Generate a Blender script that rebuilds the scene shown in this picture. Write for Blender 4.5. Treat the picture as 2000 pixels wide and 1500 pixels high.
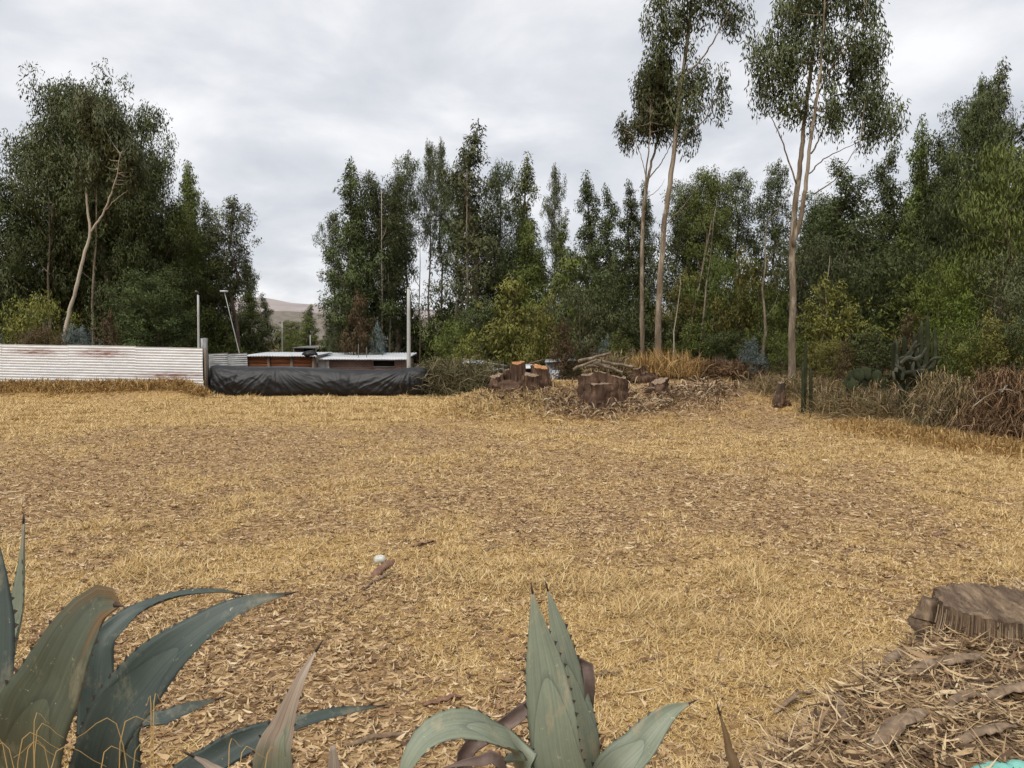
import bpy, bmesh, math, random
import numpy as np
from mathutils import Vector, Matrix

scene = bpy.context.scene
for o in list(bpy.data.objects):
    bpy.data.objects.remove(o, do_unlink=True)
C = scene.collection
R = math.radians

# ------------------------------------------------------------------ camera
CAM = np.array([0.0, 0.0, 2.5])
FPX = 1500.0
PITCH = math.atan(90 / 1500)
cam_d = bpy.data.cameras.new('camera')
cam_d.sensor_width = 36
cam_d.lens = FPX / 2000 * 36
cam_d.clip_start = 0.05
cam_d.clip_end = 9000
cam = bpy.data.objects.new('camera', cam_d)
C.objects.link(cam)
cam.location = CAM
cam.rotation_euler = (math.pi / 2 - PITCH, 0, 0)
scene.camera = cam

# ------------------------------------------------------------------ world (overcast)
SUN_EL, SUN_AZ = R(58), R(215)      # azimuth measured from +Y clockwise: behind the camera, to the left
world = bpy.data.worlds.new('World')
scene.world = world
world.use_nodes = True
wn, wl = world.node_tree.nodes, world.node_tree.links
wn.clear()
w_out = wn.new('ShaderNodeOutputWorld')
w_bg = wn.new('ShaderNodeBackground')
w_sky = wn.new('ShaderNodeTexSky')
w_sky.sky_type = 'NISHITA'
w_sky.sun_disc = False
w_sky.sun_elevation = SUN_EL
w_sky.sun_rotation = SUN_AZ
w_tc = wn.new('ShaderNodeTexCoord')
w_sep = wn.new('ShaderNodeSeparateXYZ')
wl.new(w_tc.outputs['Generated'], w_sep.inputs[0])
def wmath(op, a, b=None, clamp=False):
    n = wn.new('ShaderNodeMath'); n.operation = op; n.use_clamp = clamp
    for i, v in enumerate((a, b)):
        if v is None: continue
        if isinstance(v, (int, float)): n.inputs[i].default_value = v
        else: wl.new(v, n.inputs[i])
    return n.outputs[0]
zc = wmath('MAXIMUM', w_sep.outputs[2], 0.0)
den = wmath('ADD', zc, 0.27)
cx = wmath('DIVIDE', w_sep.outputs[0], den)
cy = wmath('DIVIDE', w_sep.outputs[1], den)
w_comb = wn.new('ShaderNodeCombineXYZ')
wl.new(cx, w_comb.inputs[0]); wl.new(wmath('MULTIPLY', cy, 1.0), w_comb.inputs[1])
w_n1 = wn.new('ShaderNodeTexNoise'); w_n1.inputs['Scale'].default_value = 2.1
w_n1.inputs['Detail'].default_value = 7; w_n1.inputs['Roughness'].default_value = 0.52
w_n1.inputs['Distortion'].default_value = 0.25
wl.new(w_comb.outputs[0], w_n1.inputs['Vector'])
w_ramp = wn.new('ShaderNodeValToRGB')
el = w_ramp.color_ramp.elements
el[0].position = 0.35; el[0].color = (0.570, 0.590, 0.640, 1)
el[1].position = 0.67; el[1].color = (0.900, 0.900, 0.910, 1)
e = el.new(0.50); e.color = (0.690, 0.705, 0.740, 1)
wl.new(w_n1.outputs['Fac'], w_ramp.inputs[0])
w_mul = wn.new('ShaderNodeMixRGB'); w_mul.blend_type = 'MULTIPLY'; w_mul.inputs[0].default_value = 1
wl.new(w_sky.outputs[0], w_mul.inputs[1]); w_mul.inputs[2].default_value = (0.1, 0.1, 0.1, 1)
w_mix = wn.new('ShaderNodeMixRGB'); w_mix.inputs[0].default_value = 0.93
wl.new(w_mul.outputs[0], w_mix.inputs[1]); wl.new(w_ramp.outputs[0], w_mix.inputs[2])
wl.new(w_mix.outputs[0], w_bg.inputs[0])
w_bg.inputs[1].default_value = 0.54
wl.new(w_bg.outputs[0], w_out.inputs[0])

sun_d = bpy.data.lights.new('sun', 'SUN')
sun_d.energy = 1.5
sun_d.angle = R(50)
sun_d.color = (1.0, 0.95, 0.87)
sun = bpy.data.objects.new('sun', sun_d)
C.objects.link(sun)
sd = Vector((math.sin(SUN_AZ) * math.cos(SUN_EL), math.cos(SUN_AZ) * math.cos(SUN_EL), math.sin(SUN_EL)))
sun.rotation_euler = sd.to_track_quat('Z', 'Y').to_euler()
sun.location = (0, -20, 40)

scene.view_settings.view_transform = 'Standard'
scene.view_settings.look = 'None'
scene.view_settings.gamma = 1
scene.view_settings.use_curve_mapping = False
scene.view_settings.exposure = 1.1
scene.render.engine = 'CYCLES'
scene.cycles.max_bounces = 5
scene.cycles.diffuse_bounces = 3
scene.cycles.glossy_bounces = 2
scene.cycles.transmission_bounces = 3
scene.cycles.transparent_max_bounces = 4
scene.cycles.use_adaptive_sampling = True
scene.cycles.adaptive_threshold = 0.02
scene.cycles.use_denoising = True
scene.cycles.denoiser = 'OPENIMAGEDENOISE'
scene.cycles.denoising_input_passes = 'RGB_ALBEDO_NORMAL'
scene.cycles.denoising_prefilter = 'ACCURATE'
scene.cycles.caustics_reflective = False
scene.cycles.caustics_refractive = False

# ------------------------------------------------------------------ geometry helpers
def ray(px, py):
    sp, cp = math.sin(PITCH), math.cos(PITCH)
    a, b = px - 1000.0, 750.0 - py
    return np.array([a, FPX * cp + b * sp, -FPX * sp + b * cp])

def P(px, py, d):
    """world point seen at photo pixel (px, py) at ground distance d"""
    r = ray(px, py)
    return CAM + r * (d / r[1])

def smooth(a, b, x):
    t = np.clip((np.asarray(x, float) - a) / (b - a), 0, 1)
    return t * t * (3 - 2 * t)

def vnoise(x, y, seed=0):
    x = np.asarray(x, float); y = np.asarray(y, float)
    xi = np.floor(x).astype(np.int64); yi = np.floor(y).astype(np.int64)
    fx = x - xi; fy = y - yi
    fx = fx * fx * (3 - 2 * fx); fy = fy * fy * (3 - 2 * fy)
    def h(a, b):
        n = (a * 374761393 + b * 668265263 + seed * 974634777) & 0x7fffffff
        n = ((n ^ (n >> 13)) * 1274126177) & 0x7fffffff
        return ((n ^ (n >> 16)) & 0xffff) / 65535.0
    return (h(xi, yi) * (1 - fx) + h(xi + 1, yi) * fx) * (1 - fy) + (h(xi, yi + 1) * (1 - fx) + h(xi + 1, yi + 1) * fx) * fy

def fbm(x, y, seed=0, oct=4):
    s, a, t = 0, 0.5, 0
    for i in range(oct):
        s = s + a * vnoise(np.asarray(x) * 2 ** i + i * 17.3, np.asarray(y) * 2 ** i - i * 9.1, seed + i)
        t += a; a *= 0.5
    return s / t

def terrain(x, y):
    x = np.asarray(x, float); y = np.asarray(y, float)
    z = (fbm(x * 0.35, y * 0.35, 3) - 0.5) * 0.10 + (fbm(x * 2.2, y * 2.2, 5, 3) - 0.5) * 0.035
    # bank the photographer stands on
    ye = np.interp(x, [-6, 0.3, 0.9, 1.6, 2.4, 3.4, 6, 12], [2.5, 2.55, 3.2, 3.9, 4.75, 5.3, 5.9, 6.5])
    z = z + 0.88 * (1 - smooth(-0.55, 0.45, y - ye + (fbm(x * 1.3, y * 1.3, 8) - .5) * .5)) * smooth(-14, -8, -np.abs(x))
    # mound with the stumps
    z = z + 0.84 * np.exp(-(((x - 0.7) / 2.7) ** 2 + ((y - 26.2) / 2.5) ** 2) ** 1.2)
    z = z + 0.62 * np.exp(-(((x - 4.2) / 2.8) ** 2 + ((y - 26.2) / 3.0) ** 2) ** 1.2)
    # rise to the wood on the right
    yl = np.interp(x, [2, 5, 8.9, 12.9, 20], [31, 28.5, 26.5, 21.5, 15])
    z = z + 1.0 * smooth(-5, 3.0, y - yl) * smooth(1.5, 6, x)
    # brown bank below the sheet fence
    z = z + 0.52 * smooth(30.4, 32.6, y) * (1 - smooth(-13.9, -12.6, x)) * (1 - smooth(38, 42, y))
    # lower ground with the houses behind
    z = z - 1.15 * smooth(35.5, 40, y) * (1 - smooth(2.0, 7.0, x))
    return z

def ground_at(px, py, near=1.5, far=120):
    """where the sight line through a photo pixel meets the terrain"""
    r = ray(px, py); r = r / r[1]
    ys = np.linspace(near, far, 6000)
    zs = CAM[2] + r[2] * ys
    t = terrain(r[0] * ys, ys)
    k = np.argmax(zs < t)
    y = ys[k]
    return np.array([r[0] * y, y, float(terrain(r[0] * y, y))])

def mesh_np(name, verts, faces, uv=None, smooth_shade=False):
    """faces: list of int arrays (n,k) -> one mesh, fast"""
    if not isinstance(faces, (list, tuple)): faces = [faces]
    faces = [np.asarray(f, np.int32) for f in faces if len(f)]
    me = bpy.data.meshes.new(name)
    verts = np.asarray(verts, np.float32)
    me.vertices.add(len(verts)); me.vertices.foreach_set('co', verts.ravel())
    loops = np.concatenate([f.ravel() for f in faces])
    tot = np.concatenate([np.full(len(f), f.shape[1], np.int32) for f in faces])
    start = np.concatenate([[0], np.cumsum(tot)[:-1]]).astype(np.int32)
    me.loops.add(len(loops)); me.loops.foreach_set('vertex_index', loops)
    me.polygons.add(len(tot)); me.polygons.foreach_set('loop_start', start)
    try: me.polygons.foreach_set('loop_total', tot)
    except Exception: pass
    me.update(calc_edges=True)
    if smooth_shade:
        me.polygons.foreach_set('use_smooth', np.ones(len(tot), bool))
    if uv is not None:
        l = me.uv_layers.new(name='UVMap')
        l.data.foreach_set('uv', np.asarray(uv, np.float32)[loops].ravel())
    me.validate()
    return me

def vattr(me, name, vals):
    a = me.attributes.new(name, 'FLOAT', 'POINT')
    a.data.foreach_set('value', np.asarray(vals, np.float32))

def link(name, me, mat=None, parent=None, loc=None):
    o = bpy.data.objects.new(name, me)
    C.objects.link(o)
    if mat is not None and not me.materials: me.materials.append(mat)
    if parent is not None: o.parent = parent
    if loc is not None: o.location = loc
    return o

def tag(o, label, cat, group=None):
    o['label'] = label; o['category'] = cat
    if group: o['group'] = group
    return o

def kind(o, k):
    o['kind'] = k
    return o

def thing(name, label, cat, loc=(0, 0, 0), rotz=0, group=None):
    o = bpy.data.objects.new(name, None)
    C.objects.link(o)
    o.empty_display_size = 0.2
    o.location = Vector([float(v) for v in loc]); o.rotation_euler = (0, 0, rotz)
    return tag(o, label, cat, group)

class MB:
    """collects vertices and faces for one mesh"""
    def __init__(s): s.v, s.f, s.n = [], {}, 0
    def add(s, verts, faces):
        verts = np.asarray(verts, float).reshape(-1, 3)
        for f in faces:
            s.f.setdefault(len(f), []).append([i + s.n for i in f])
        s.v.append(verts); s.n += len(verts)
    def addnp(s, verts, faces):
        s.f.setdefault(faces.shape[1], []).extend((faces + s.n).tolist())
        s.v.append(verts); s.n += len(verts)
    def box(s, lo, hi, M=None):
        x0, y0, z0 = lo; x1, y1, z1 = hi
        v = np.array([[x0, y0, z0], [x1, y0, z0], [x1, y1, z0], [x0, y1, z0], [x0, y0, z1], [x1, y0, z1], [x1, y1, z1], [x0, y1, z1]], float)
        if M is not None: v = np.array([list(M @ Vector(p)) for p in v])
        s.add(v, [(0, 3, 2, 1), (4, 5, 6, 7), (0, 1, 5, 4), (1, 2, 6, 5), (2, 3, 7, 6), (3, 0, 4, 7)])
    def tube(s, pts, rad, sides=7, cap=True, wob=0, rng=None):
        pts = np.asarray(pts, float); n = len(pts)
        rad = np.broadcast_to(np.asarray(rad, float), (n,))
        T = np.gradient(pts, axis=0); T /= np.linalg.norm(T, axis=1)[:, None] + 1e-9
        ref = np.array([1.0, 0.13, 0.07]) if abs(T[0][0]) < 0.8 else np.array([0.1, 1.0, 0.0])
        A = np.cross(T, ref); A /= np.linalg.norm(A, axis=1)[:, None] + 1e-9
        B = np.cross(T, A)
        ang = np.linspace(0, 2 * math.pi, sides, endpoint=False)
        ring = pts[:, None, :] + rad[:, None, None] * (np.cos(ang)[None, :, None] * A[:, None, :] + np.sin(ang)[None, :, None] * B[:, None, :]) * (1 if not wob else (1 + wob * rng.uniform(-1, 1, (n, sides, 1))))
        v = ring.reshape(-1, 3)
        f = []
        for i in range(n - 1):
            for j in range(sides):
                k = (j + 1) % sides
                f.append((i * sides + j, i * sides + k, (i + 1) * sides + k, (i + 1) * sides + j))
        s.add(v, f)
        if cap:
            b = s.n - len(v)
            s.f.setdefault(sides, []).append([b + i for i in range(sides)][::-1])
            s.f.setdefault(sides, []).append([b + (n - 1) * sides + i for i in range(sides)])
    def mesh(s, name, smooth_shade=False):
        return mesh_np(name, np.concatenate(s.v), [np.array(f) for f in s.f.values()], smooth_shade=smooth_shade)

def catmull(pts, n):
    pts = np.asarray(pts, float)
    p = np.vstack([2 * pts[0] - pts[1], pts, 2 * pts[-1] - pts[-2]])
    seg = len(pts) - 1
    out = []
    for t in np.linspace(0, seg - 1e-6, n):
        i = int(t); u = t - i
        a, b, c, d = p[i], p[i + 1], p[i + 2], p[i + 3]
        out.append(0.5 * ((2 * b) + (-a + c) * u + (2 * a - 5 * b + 4 * c - d) * u * u + (-a + 3 * b - 3 * c + d) * u ** 3))
    return np.array(out)

# ------------------------------------------------------------------ materials
def new_mat(name):
    m = bpy.data.materials.new(name); m.use_nodes = True
    nt = m.node_tree
    return m, nt, nt.nodes['Principled BSDF'], nt.nodes['Material Output']

def node(nt, t, **kw):
    n = nt.nodes.new(t)
    for k, v in kw.items():
        if k in n.inputs: n.inputs[k].default_value = v
        else: setattr(n, k, v)
    return n

def ramp(nt, fac, stops, interp='LINEAR'):
    r = nt.nodes.new('ShaderNodeValToRGB'); r.color_ramp.interpolation = interp
    e = r.color_ramp.elements
    e[0].position, e[0].color = stops[0][0], (*stops[0][1], 1)
    e[1].position, e[1].color = stops[-1][0], (*stops[-1][1], 1)
    for p, c in stops[1:-1]:
        k = e.new(p); k.color = (*c, 1)
    nt.links.new(fac, r.inputs[0])
    return r.outputs[0]

def mix(nt, fac, a, b, mode='MIX'):
    n = nt.nodes.new('ShaderNodeMixRGB'); n.blend_type = mode
    for i, v in enumerate((fac, a, b)):
        if isinstance(v, (int, float)): n.inputs[i].default_value = v
        elif isinstance(v, tuple): n.inputs[i].default_value = (*v, 1) if len(v) == 3 else v
        else: nt.links.new(v, n.inputs[i])
    return n.outputs[0]

def noise(nt, scale, detail=5, rough=0.6, coord='Object', stretch=None, dist=0):
    tc = nt.nodes.new('ShaderNodeTexCoord')
    v = tc.outputs[coord]
    if stretch:
        mp = nt.nodes.new('ShaderNodeMapping'); mp.inputs['Scale'].default_value = stretch
        nt.links.new(v, mp.inputs[0]); v = mp.outputs[0]
    n = node(nt, 'ShaderNodeTexNoise', Scale=scale, Detail=detail, Roughness=rough, Distortion=dist)
    nt.links.new(v, n.inputs['Vector'])
    return n.outputs['Fac']

def bump(nt, bsdf, h, strength=0.5, dist=0.02):
    b = node(nt, 'ShaderNodeBump', Strength=strength, Distance=dist)
    nt.links.new(h, b.inputs['Height']); nt.links.new(b.outputs[0], bsdf.inputs['Normal'])

def simple(name, stops, scale=6, rough=0.8, detail=6, stretch=None, bstr=0.5, bdist=0.02, spec=0.3, metallic=0, coord='Object'):
    m, nt, b, o = new_mat(name)
    f = noise(nt, scale, detail, 0.65, coord, stretch)
    nt.links.new(ramp(nt, f, stops), b.inputs['Base Color'])
    b.inputs['Roughness'].default_value = rough; b.inputs['Metallic'].default_value = metallic
    b.inputs['Specular IOR Level'].default_value = spec
    if bstr: bump(nt, b, f, bstr, bdist)
    return m

def island_mat(name, stops, rough=0.7, trans=0.0, spec=0.25, objvar=0.0, big=None):
    """every loose leaf, blade or strip gets its own tint"""
    m, nt, b, o = new_mat(name)
    g = nt.nodes.new('ShaderNodeNewGeometry')
    col = ramp(nt, g.outputs['Random Per Island'], stops)
    if big:
        f = noise(nt, big[0], 3, 0.6)
        col = mix(nt, f, mix(nt, 1.0, col, big[1], 'MULTIPLY'), mix(nt, 1.0, col, big[2], 'MULTIPLY'))
    if objvar:
        oi = nt.nodes.new('ShaderNodeObjectInfo')
        hs = nt.nodes.new('ShaderNodeHueSaturation')
        mr = node(nt, 'ShaderNodeMapRange'); mr.inputs[3].default_value = 1 - objvar; mr.inputs[4].default_value = 1 + objvar
        nt.links.new(oi.outputs['Random'], mr.inputs[0]); nt.links.new(mr.outputs[0], hs.inputs['Value'])
        mr2 = node(nt, 'ShaderNodeMapRange'); mr2.inputs[3].default_value = 0.485; mr2.inputs[4].default_value = 0.515
        nt.links.new(oi.outputs['Random'], mr2.inputs[0]); nt.links.new(mr2.outputs[0], hs.inputs['Hue'])
        nt.links.new(col, hs.inputs['Color']); col = hs.outputs[0]
    nt.links.new(col, b.inputs['Base Color'])
    b.inputs['Roughness'].default_value = rough; b.inputs['Specular IOR Level'].default_value = spec
    if trans:
        t = nt.nodes.new('ShaderNodeBsdfTranslucent'); nt.links.new(col, t.inputs[0])
        ms = nt.nodes.new('ShaderNodeMixShader'); ms.inputs[0].default_value = trans
        nt.links.new(b.outputs[0], ms.inputs[1]); nt.links.new(t.outputs[0], ms.inputs[2])
        nt.links.new(ms.outputs[0], o.inputs[0])
    return m

M = {}
def leafmat(n, a, b, c, v=0.2, trans=0.22):
    mx = lambda p, q, k: tuple(u * (1 - k) + w * k for u, w in zip(p, q))
    M[n] = island_mat(n, [(0, mx(a, b, .45)), (0.55, b), (1, mx(b, c, .6))], rough=0.5, trans=trans, spec=0.2, objvar=v, big=(0.85, (0.35, 0.42, 0.45), (1.75, 1.65, 1.40)))  # broad noise paints lit and shaded leaf clumps into the colour
leafmat('leaf_dark', (0.040, 0.054, 0.020), (0.075, 0.095, 0.035), (0.141, 0.156, 0.065))
leafmat('leaf_green', (0.058, 0.077, 0.020), (0.111, 0.138, 0.035), (0.195, 0.210, 0.066))
leafmat('leaf_grey', (0.053, 0.062, 0.031), (0.101, 0.114, 0.055), (0.195, 0.204, 0.105))
leafmat('leaf_olive', (0.088, 0.089, 0.023), (0.165, 0.163, 0.043), (0.254, 0.226, 0.072))
leafmat('leaf_bright', (0.066, 0.097, 0.017), (0.121, 0.168, 0.031), (0.193, 0.226, 0.053))
leafmat('leaf_blue', (0.085, 0.115, 0.125), (0.150, 0.190, 0.200), (0.240, 0.280, 0.280))
leafmat('leaf_dry', (0.050, 0.034, 0.020), (0.100, 0.068, 0.036), (0.180, 0.130, 0.070))

def bark(name, a, b, c, scale=5, peel=.55):
    m, nt, bs, o = new_mat(name)
    f = noise(nt, scale, 7, 0.7, 'Object', (1, 1, 0.16), 0.6)
    g = noise(nt, 1.1, 3, 0.6, 'Object', (1, 1, 0.5))
    pe = noise(nt, 2.2, 5, 0.7, 'Object', (1.6, 1.6, 0.35), 1.2)
    col = ramp(nt, f, [(0.3, a), (0.52, b), (0.72, c)])
    pm = ramp(nt, pe, [(0.50, (0, 0, 0)), (0.56, (1, 1, 1))])
    col = mix(nt, pm, col, mix(nt, peel, mix(nt, 1.0, col, (1.2, 1.2, 1.2), 'MULTIPLY'), (0.34, 0.31, 0.26)))
    col = mix(nt, g, mix(nt, 1.0, col, (0.7, 0.68, 0.68), 'MULTIPLY'), mix(nt, 1.0, col, (1.25, 1.15, 1.0), 'MULTIPLY'))
    nt.links.new(col, bs.inputs['Base Color']); bs.inputs['Roughness'].default_value = 0.85
    bs.inputs['Specular IOR Level'].default_value = 0.2
    bump(nt, bs, f, 0.6, 0.03)
    M[name] = m
bark('bark_tan', (0.080, 0.062, 0.046), (0.18, 0.148, 0.110), (0.30, 0.262, 0.21), 5, .75)
bark('bark_pale', (0.26, 0.23, 0.19), (0.44, 0.40, 0.34), (0.58, 0.54, 0.47))
bark('bark_dark', (0.040, 0.030, 0.024), (0.085, 0.065, 0.050), (0.15, 0.12, 0.095), 5, .12)
bark('bark_stump', (0.030, 0.019, 0.014), (0.085, 0.053, 0.037), (0.20, 0.135, 0.09), 11, 0)

# ================================================================== GROUND
def straw_mask(x, y):
    """1 = matted golden grass, 0 = fallen eucalyptus leaves"""
    x = np.asarray(x, float); y = np.asarray(y, float)
    px = 1000 + x / np.maximum(y, 0.5) * FPX
    s = np.full(x.shape, 0.34)
    s = s + 0.62 * smooth(20.5, 24, y + (fbm(x * .3, y * .3, 41) - .5) * 5) * (1 - smooth(-3.5, 0.5, x))
    s = s - 0.10 * smooth(9, 11.5, y) * (1 - smooth(18, 22, y)) * (1 - smooth(1, 5, x))
    s = s + 0.28 * smooth(4.5, 9.0, x) * (1 - smooth(20, 23, y))
    s = s + 0.26 * np.exp(-((y - 8.4) / 1.3) ** 2) * smooth(-5, -2.5, x)
    s = s + 0.30 * np.exp(-((y - 6.2) / 1.8) ** 2) * smooth(0.2, 1.6, x)
    s = s - 0.16 * (1 - smooth(4.5, 6.2, y)) * (1 - smooth(0.0, 1.0, x))
    s = s - 0.25 * smooth(22, 25, y) * smooth(-1, 2, x)
    s = s - 0.5 * (1 - smooth(-0.4, 0.5, y - np.interp(x, [0.9, 1.6, 2.4, 3.4, 6], [3.2, 3.9, 4.75, 5.3, 5.9]))) * smooth(0.6, 1.0, x)
    n = (fbm(x * 0.42, y * 0.30, 21, 3) - 0.5) * 1.15 + (fbm(x * 1.5, y * 1.2, 33, 3) - 0.5) * 1.0 + (fbm(x * 5, y * 4, 35, 2) - 0.5) * 0.6
    return np.clip(smooth(0.02, 0.98, s + n * 1.15 + 0.04), 0, 1)

def axis(lo, hi, step, far, grow=1.35):
    a = list(np.arange(lo, hi + 1e-6, step))
    d, x = step, hi
    while x < far: d *= grow; x += d; a.append(x)
    d, x = step, lo; pre = []
    while x > -far: d *= grow; x -= d; pre.append(x)
    return np.array(pre[::-1] + a)
gx = axis(-22, 22, 0.16, 5000)
gy = axis(1.5, 36, 0.16, 5000)
X, Y = np.meshgrid(gx, gy)
Z = terrain(X, Y)
nx, ny = len(gx), len(gy)
idx = np.arange(nx * ny).reshape(ny, nx)
gf = np.stack([idx[:-1, :-1], idx[:-1, 1:], idx[1:, 1:], idx[1:, :-1]], -1).reshape(-1, 4)
gm = mesh_np('ground', np.stack([X, Y, Z], -1).reshape(-1, 3), gf, smooth_shade=True)
vattr(gm, 'straw', straw_mask(X, Y).ravel())
vattr(gm, 'wood', np.maximum(smooth(35, 38, Y), smooth(0.2, 1.6, Y - np.interp(X, [2, 5, 8.9, 12.9, 20], [30, 27.5, 25.2, 18.2, 12.5])) * smooth(1.5, 4, X)).ravel())
m, nt, bs, o_ = new_mat('dry_field')
at = node(nt, 'ShaderNodeAttribute', attribute_name='straw')
at2 = node(nt, 'ShaderNodeAttribute', attribute_name='wood')
fine = noise(nt, 38, 5, 0.75)
mid = noise(nt, 4.5, 5, 0.65)
flake = node(nt, 'ShaderNodeTexVoronoi', Scale=34.0); flake.distance = 'EUCLIDEAN'
tcg = nt.nodes.new('ShaderNodeTexCoord'); mpg = nt.nodes.new('ShaderNodeMapping'); mpg.inputs['Scale'].default_value = (0.55, 1.3, 1)
nt.links.new(tcg.outputs['Object'], mpg.inputs[0]); nt.links.new(mpg.outputs[0], flake.inputs['Vector'])
sepc = nt.nodes.new('ShaderNodeSeparateColor'); nt.links.new(flake.outputs['Color'], sepc.inputs[0])
litter = ramp(nt, sepc.outputs[0], [(0, (0.13, 0.080, 0.042)), (0.35, (0.25, 0.155, 0.076)), (0.7, (0.36, 0.235, 0.118)), (1, (0.48, 0.34, 0.18))])
straw = ramp(nt, fine, [(0.25, (0.21, 0.130, 0.052)), (0.5, (0.41, 0.275, 0.110)), (0.75, (0.60, 0.44, 0.21))])
straw = mix(nt, mid, mix(nt, 1.0, straw, (0.82, 0.80, 0.75), 'MULTIPLY'), mix(nt, 1.0, straw, (1.12, 1.08, 1.0), 'MULTIPLY'))
col = mix(nt, at.outputs['Fac'], litter, straw)
humus = ramp(nt, fine, [(0.3, (0.05, 0.032, 0.02)), (0.7, (0.17, 0.11, 0.065))])
col = mix(nt, at2.outputs['Fac'], col, humus)
nt.links.new(col, bs.inputs['Base Color']); bs.inputs['Roughness'].default_value = 0.95
bs.inputs['Specular IOR Level'].default_value = 0.1
bump(nt, bs, fine, 0.7, 0.03)
M['field'] = m
ground = kind(link('ground', gm, m), 'structure')

# ------------------------------------------------------------------ leaf litter and grass on the ground
def strips(pos, yaw, L, W, curl, sickle, tilt, rng, lift=0.004):
    """six-vertex bent leaves; returns verts, tris, quads"""
    n = len(pos)
    ts = np.array([0, 0.33, 0.7, 1.0]) - 0.5
    d = np.stack([np.cos(yaw), np.sin(yaw), np.zeros(n)], -1)
    s = np.stack([-np.sin(yaw), np.cos(yaw), np.zeros(n)], -1)
    roll = tilt
    up = np.array([0, 0, 1.0])
    side = s * np.cos(roll)[:, None] + up * np.sin(roll)[:, None]
    c = []
    for t in ts:
        off = d * (t * L)[:, None] + s * (sickle * (0.25 - t * t) * L)[:, None]
        zz = curl * (t * t) * 4 * L * 0.5
        off = off + up * zz[:, None]
        c.append(pos + off + up * (lift + 0.5 * W * np.abs(np.sin(roll)))[:, None])
    w = W[:, None] * 0.5
    V = np.stack([c[0], c[1] + side * w, c[1] - side * w, c[2] + side * w * 0.8, c[2] - side * w * 0.8, c[3]], 1)
    b = (np.arange(n) * 6)[:, None]
    tri = np.concatenate([b + [0, 2, 1], b + [3, 4, 5]])
    quad = b + [1, 2, 4, 3]
    return V.reshape(-1, 3), tri, quad

def scatter(rng, y0, y1, dens, p, half=(0.74, 1.8)):
    """random points in the visible wedge, denser close by"""
    ys = np.linspace(y0, y1, 400)
    rho = dens * np.minimum(1, (p[0] / ys) ** p[1]) * 2 * (half[0] * ys + half[1])
    cdf = np.cumsum(rho); N = int(rho.mean() * (y1 - y0)); cdf = cdf / cdf[-1]
    y = np.interp(rng.random(N), cdf, ys)
    x = rng.uniform(-1, 1, N) * (half[0] * y + half[1])
    return x, y

rng = np.random.default_rng(11)
x, y = scatter(rng, 2.6, 34, 1150, (7.5, 1.38))
s = straw_mask(x, y)
keep = rng.random(len(x)) < (0.95 - 0.75 * s) * (1 - 0.75 * smooth(20.5, 24, y) * (1 - smooth(-3.5, 0.5, x)))
x, y = x[keep], y[keep]
n = len(x)
far = 1 + np.maximum(0, y - 9) * 0.016
pos = np.stack([x, y, terrain(x, y)], -1)
L = (0.035 + 0.085 * rng.random(n) ** 1.6) * far
V, T, Q = strips(pos, rng.uniform(0, 6.283, n), L, L * rng.uniform(0.12, 0.26, n), rng.uniform(-0.1, 0.75, n), rng.normal(0, 0.7, n), rng.normal(0, 0.6, n), rng)
M['litter'] = island_mat('fallen_leaves', [(0, (0.10, 0.055, 0.030)), (0.2, (0.25, 0.150, 0.078)), (0.5, (0.41, 0.270, 0.138)), (0.85, (0.53, 0.385, 0.210)), (1, (0.62, 0.50, 0.33))], rough=0.6, trans=0.1, spec=0.3)
lit = link('leaf_litter', mesh_np('leaf_litter', V, [T, Q]), M['litter'])
tag(kind(lit, 'stuff'), 'brown and tan fallen eucalyptus leaves strewn over the field', 'leaf litter')

rng = np.random.default_rng(12)
x, y = scatter(rng, 3.0, 34, 3600, (7, 1.4))
s = straw_mask(x, y)
keep = rng.random(len(x)) < (0.10 + 0.90 * s)
keep &= ~((smooth(0.0, 0.5, np.interp(x, [0.9, 1.6, 2.4, 3.4, 6], [3.2, 3.9, 4.75, 5.3, 5.9]) - y) > 0.5) & (x > 0.8) & (rng.random(len(x)) < 0.8))
x, y = x[keep], y[keep]; n = len(x)
pos = np.stack([x, y, terrain(x, y)], -1)
h = rng.uniform(0.02, 0.06, n) * (1 + np.maximum(0, y - 8) * 0.03) * (0.7 + 0.6 * straw_mask(x, y))
h *= 0.65 + 1.5 * smooth(.50, .74, fbm(x * 1.7, y * 1.7, 57, 3))
az = rng.uniform(0, 6.283, n); el_ = np.abs(rng.normal(0.12, 0.32, n))
d = np.stack([np.cos(az) * np.cos(el_), np.sin(az) * np.cos(el_), np.sin(el_)], -1)
sd_ = np.stack([-np.sin(az), np.cos(az), np.zeros(n)], -1) * (0.0026 * (1 + y / 6))[:, None]
V = np.stack([pos - sd_, pos + sd_, pos + d * (h * 1.5)[:, None] + [0, 0, 0.006]], 1).reshape(-1, 3)
T = np.arange(n * 3).reshape(-1, 3)
M['straw'] = island_mat('dry_grass_blades', [(0, (0.33, 0.210, 0.088)), (0.4, (0.51, 0.352, 0.150)), (0.75, (0.62, 0.455, 0.210)), (1, (0.71, 0.57, 0.33))], rough=0.65, trans=0.15)
gr = link('dry_grass', mesh_np('dry_grass', V, [T]), M['straw'])
tag(kind(gr, 'stuff'), 'short matted golden dry grass covering the open field', 'dry grass')

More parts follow.
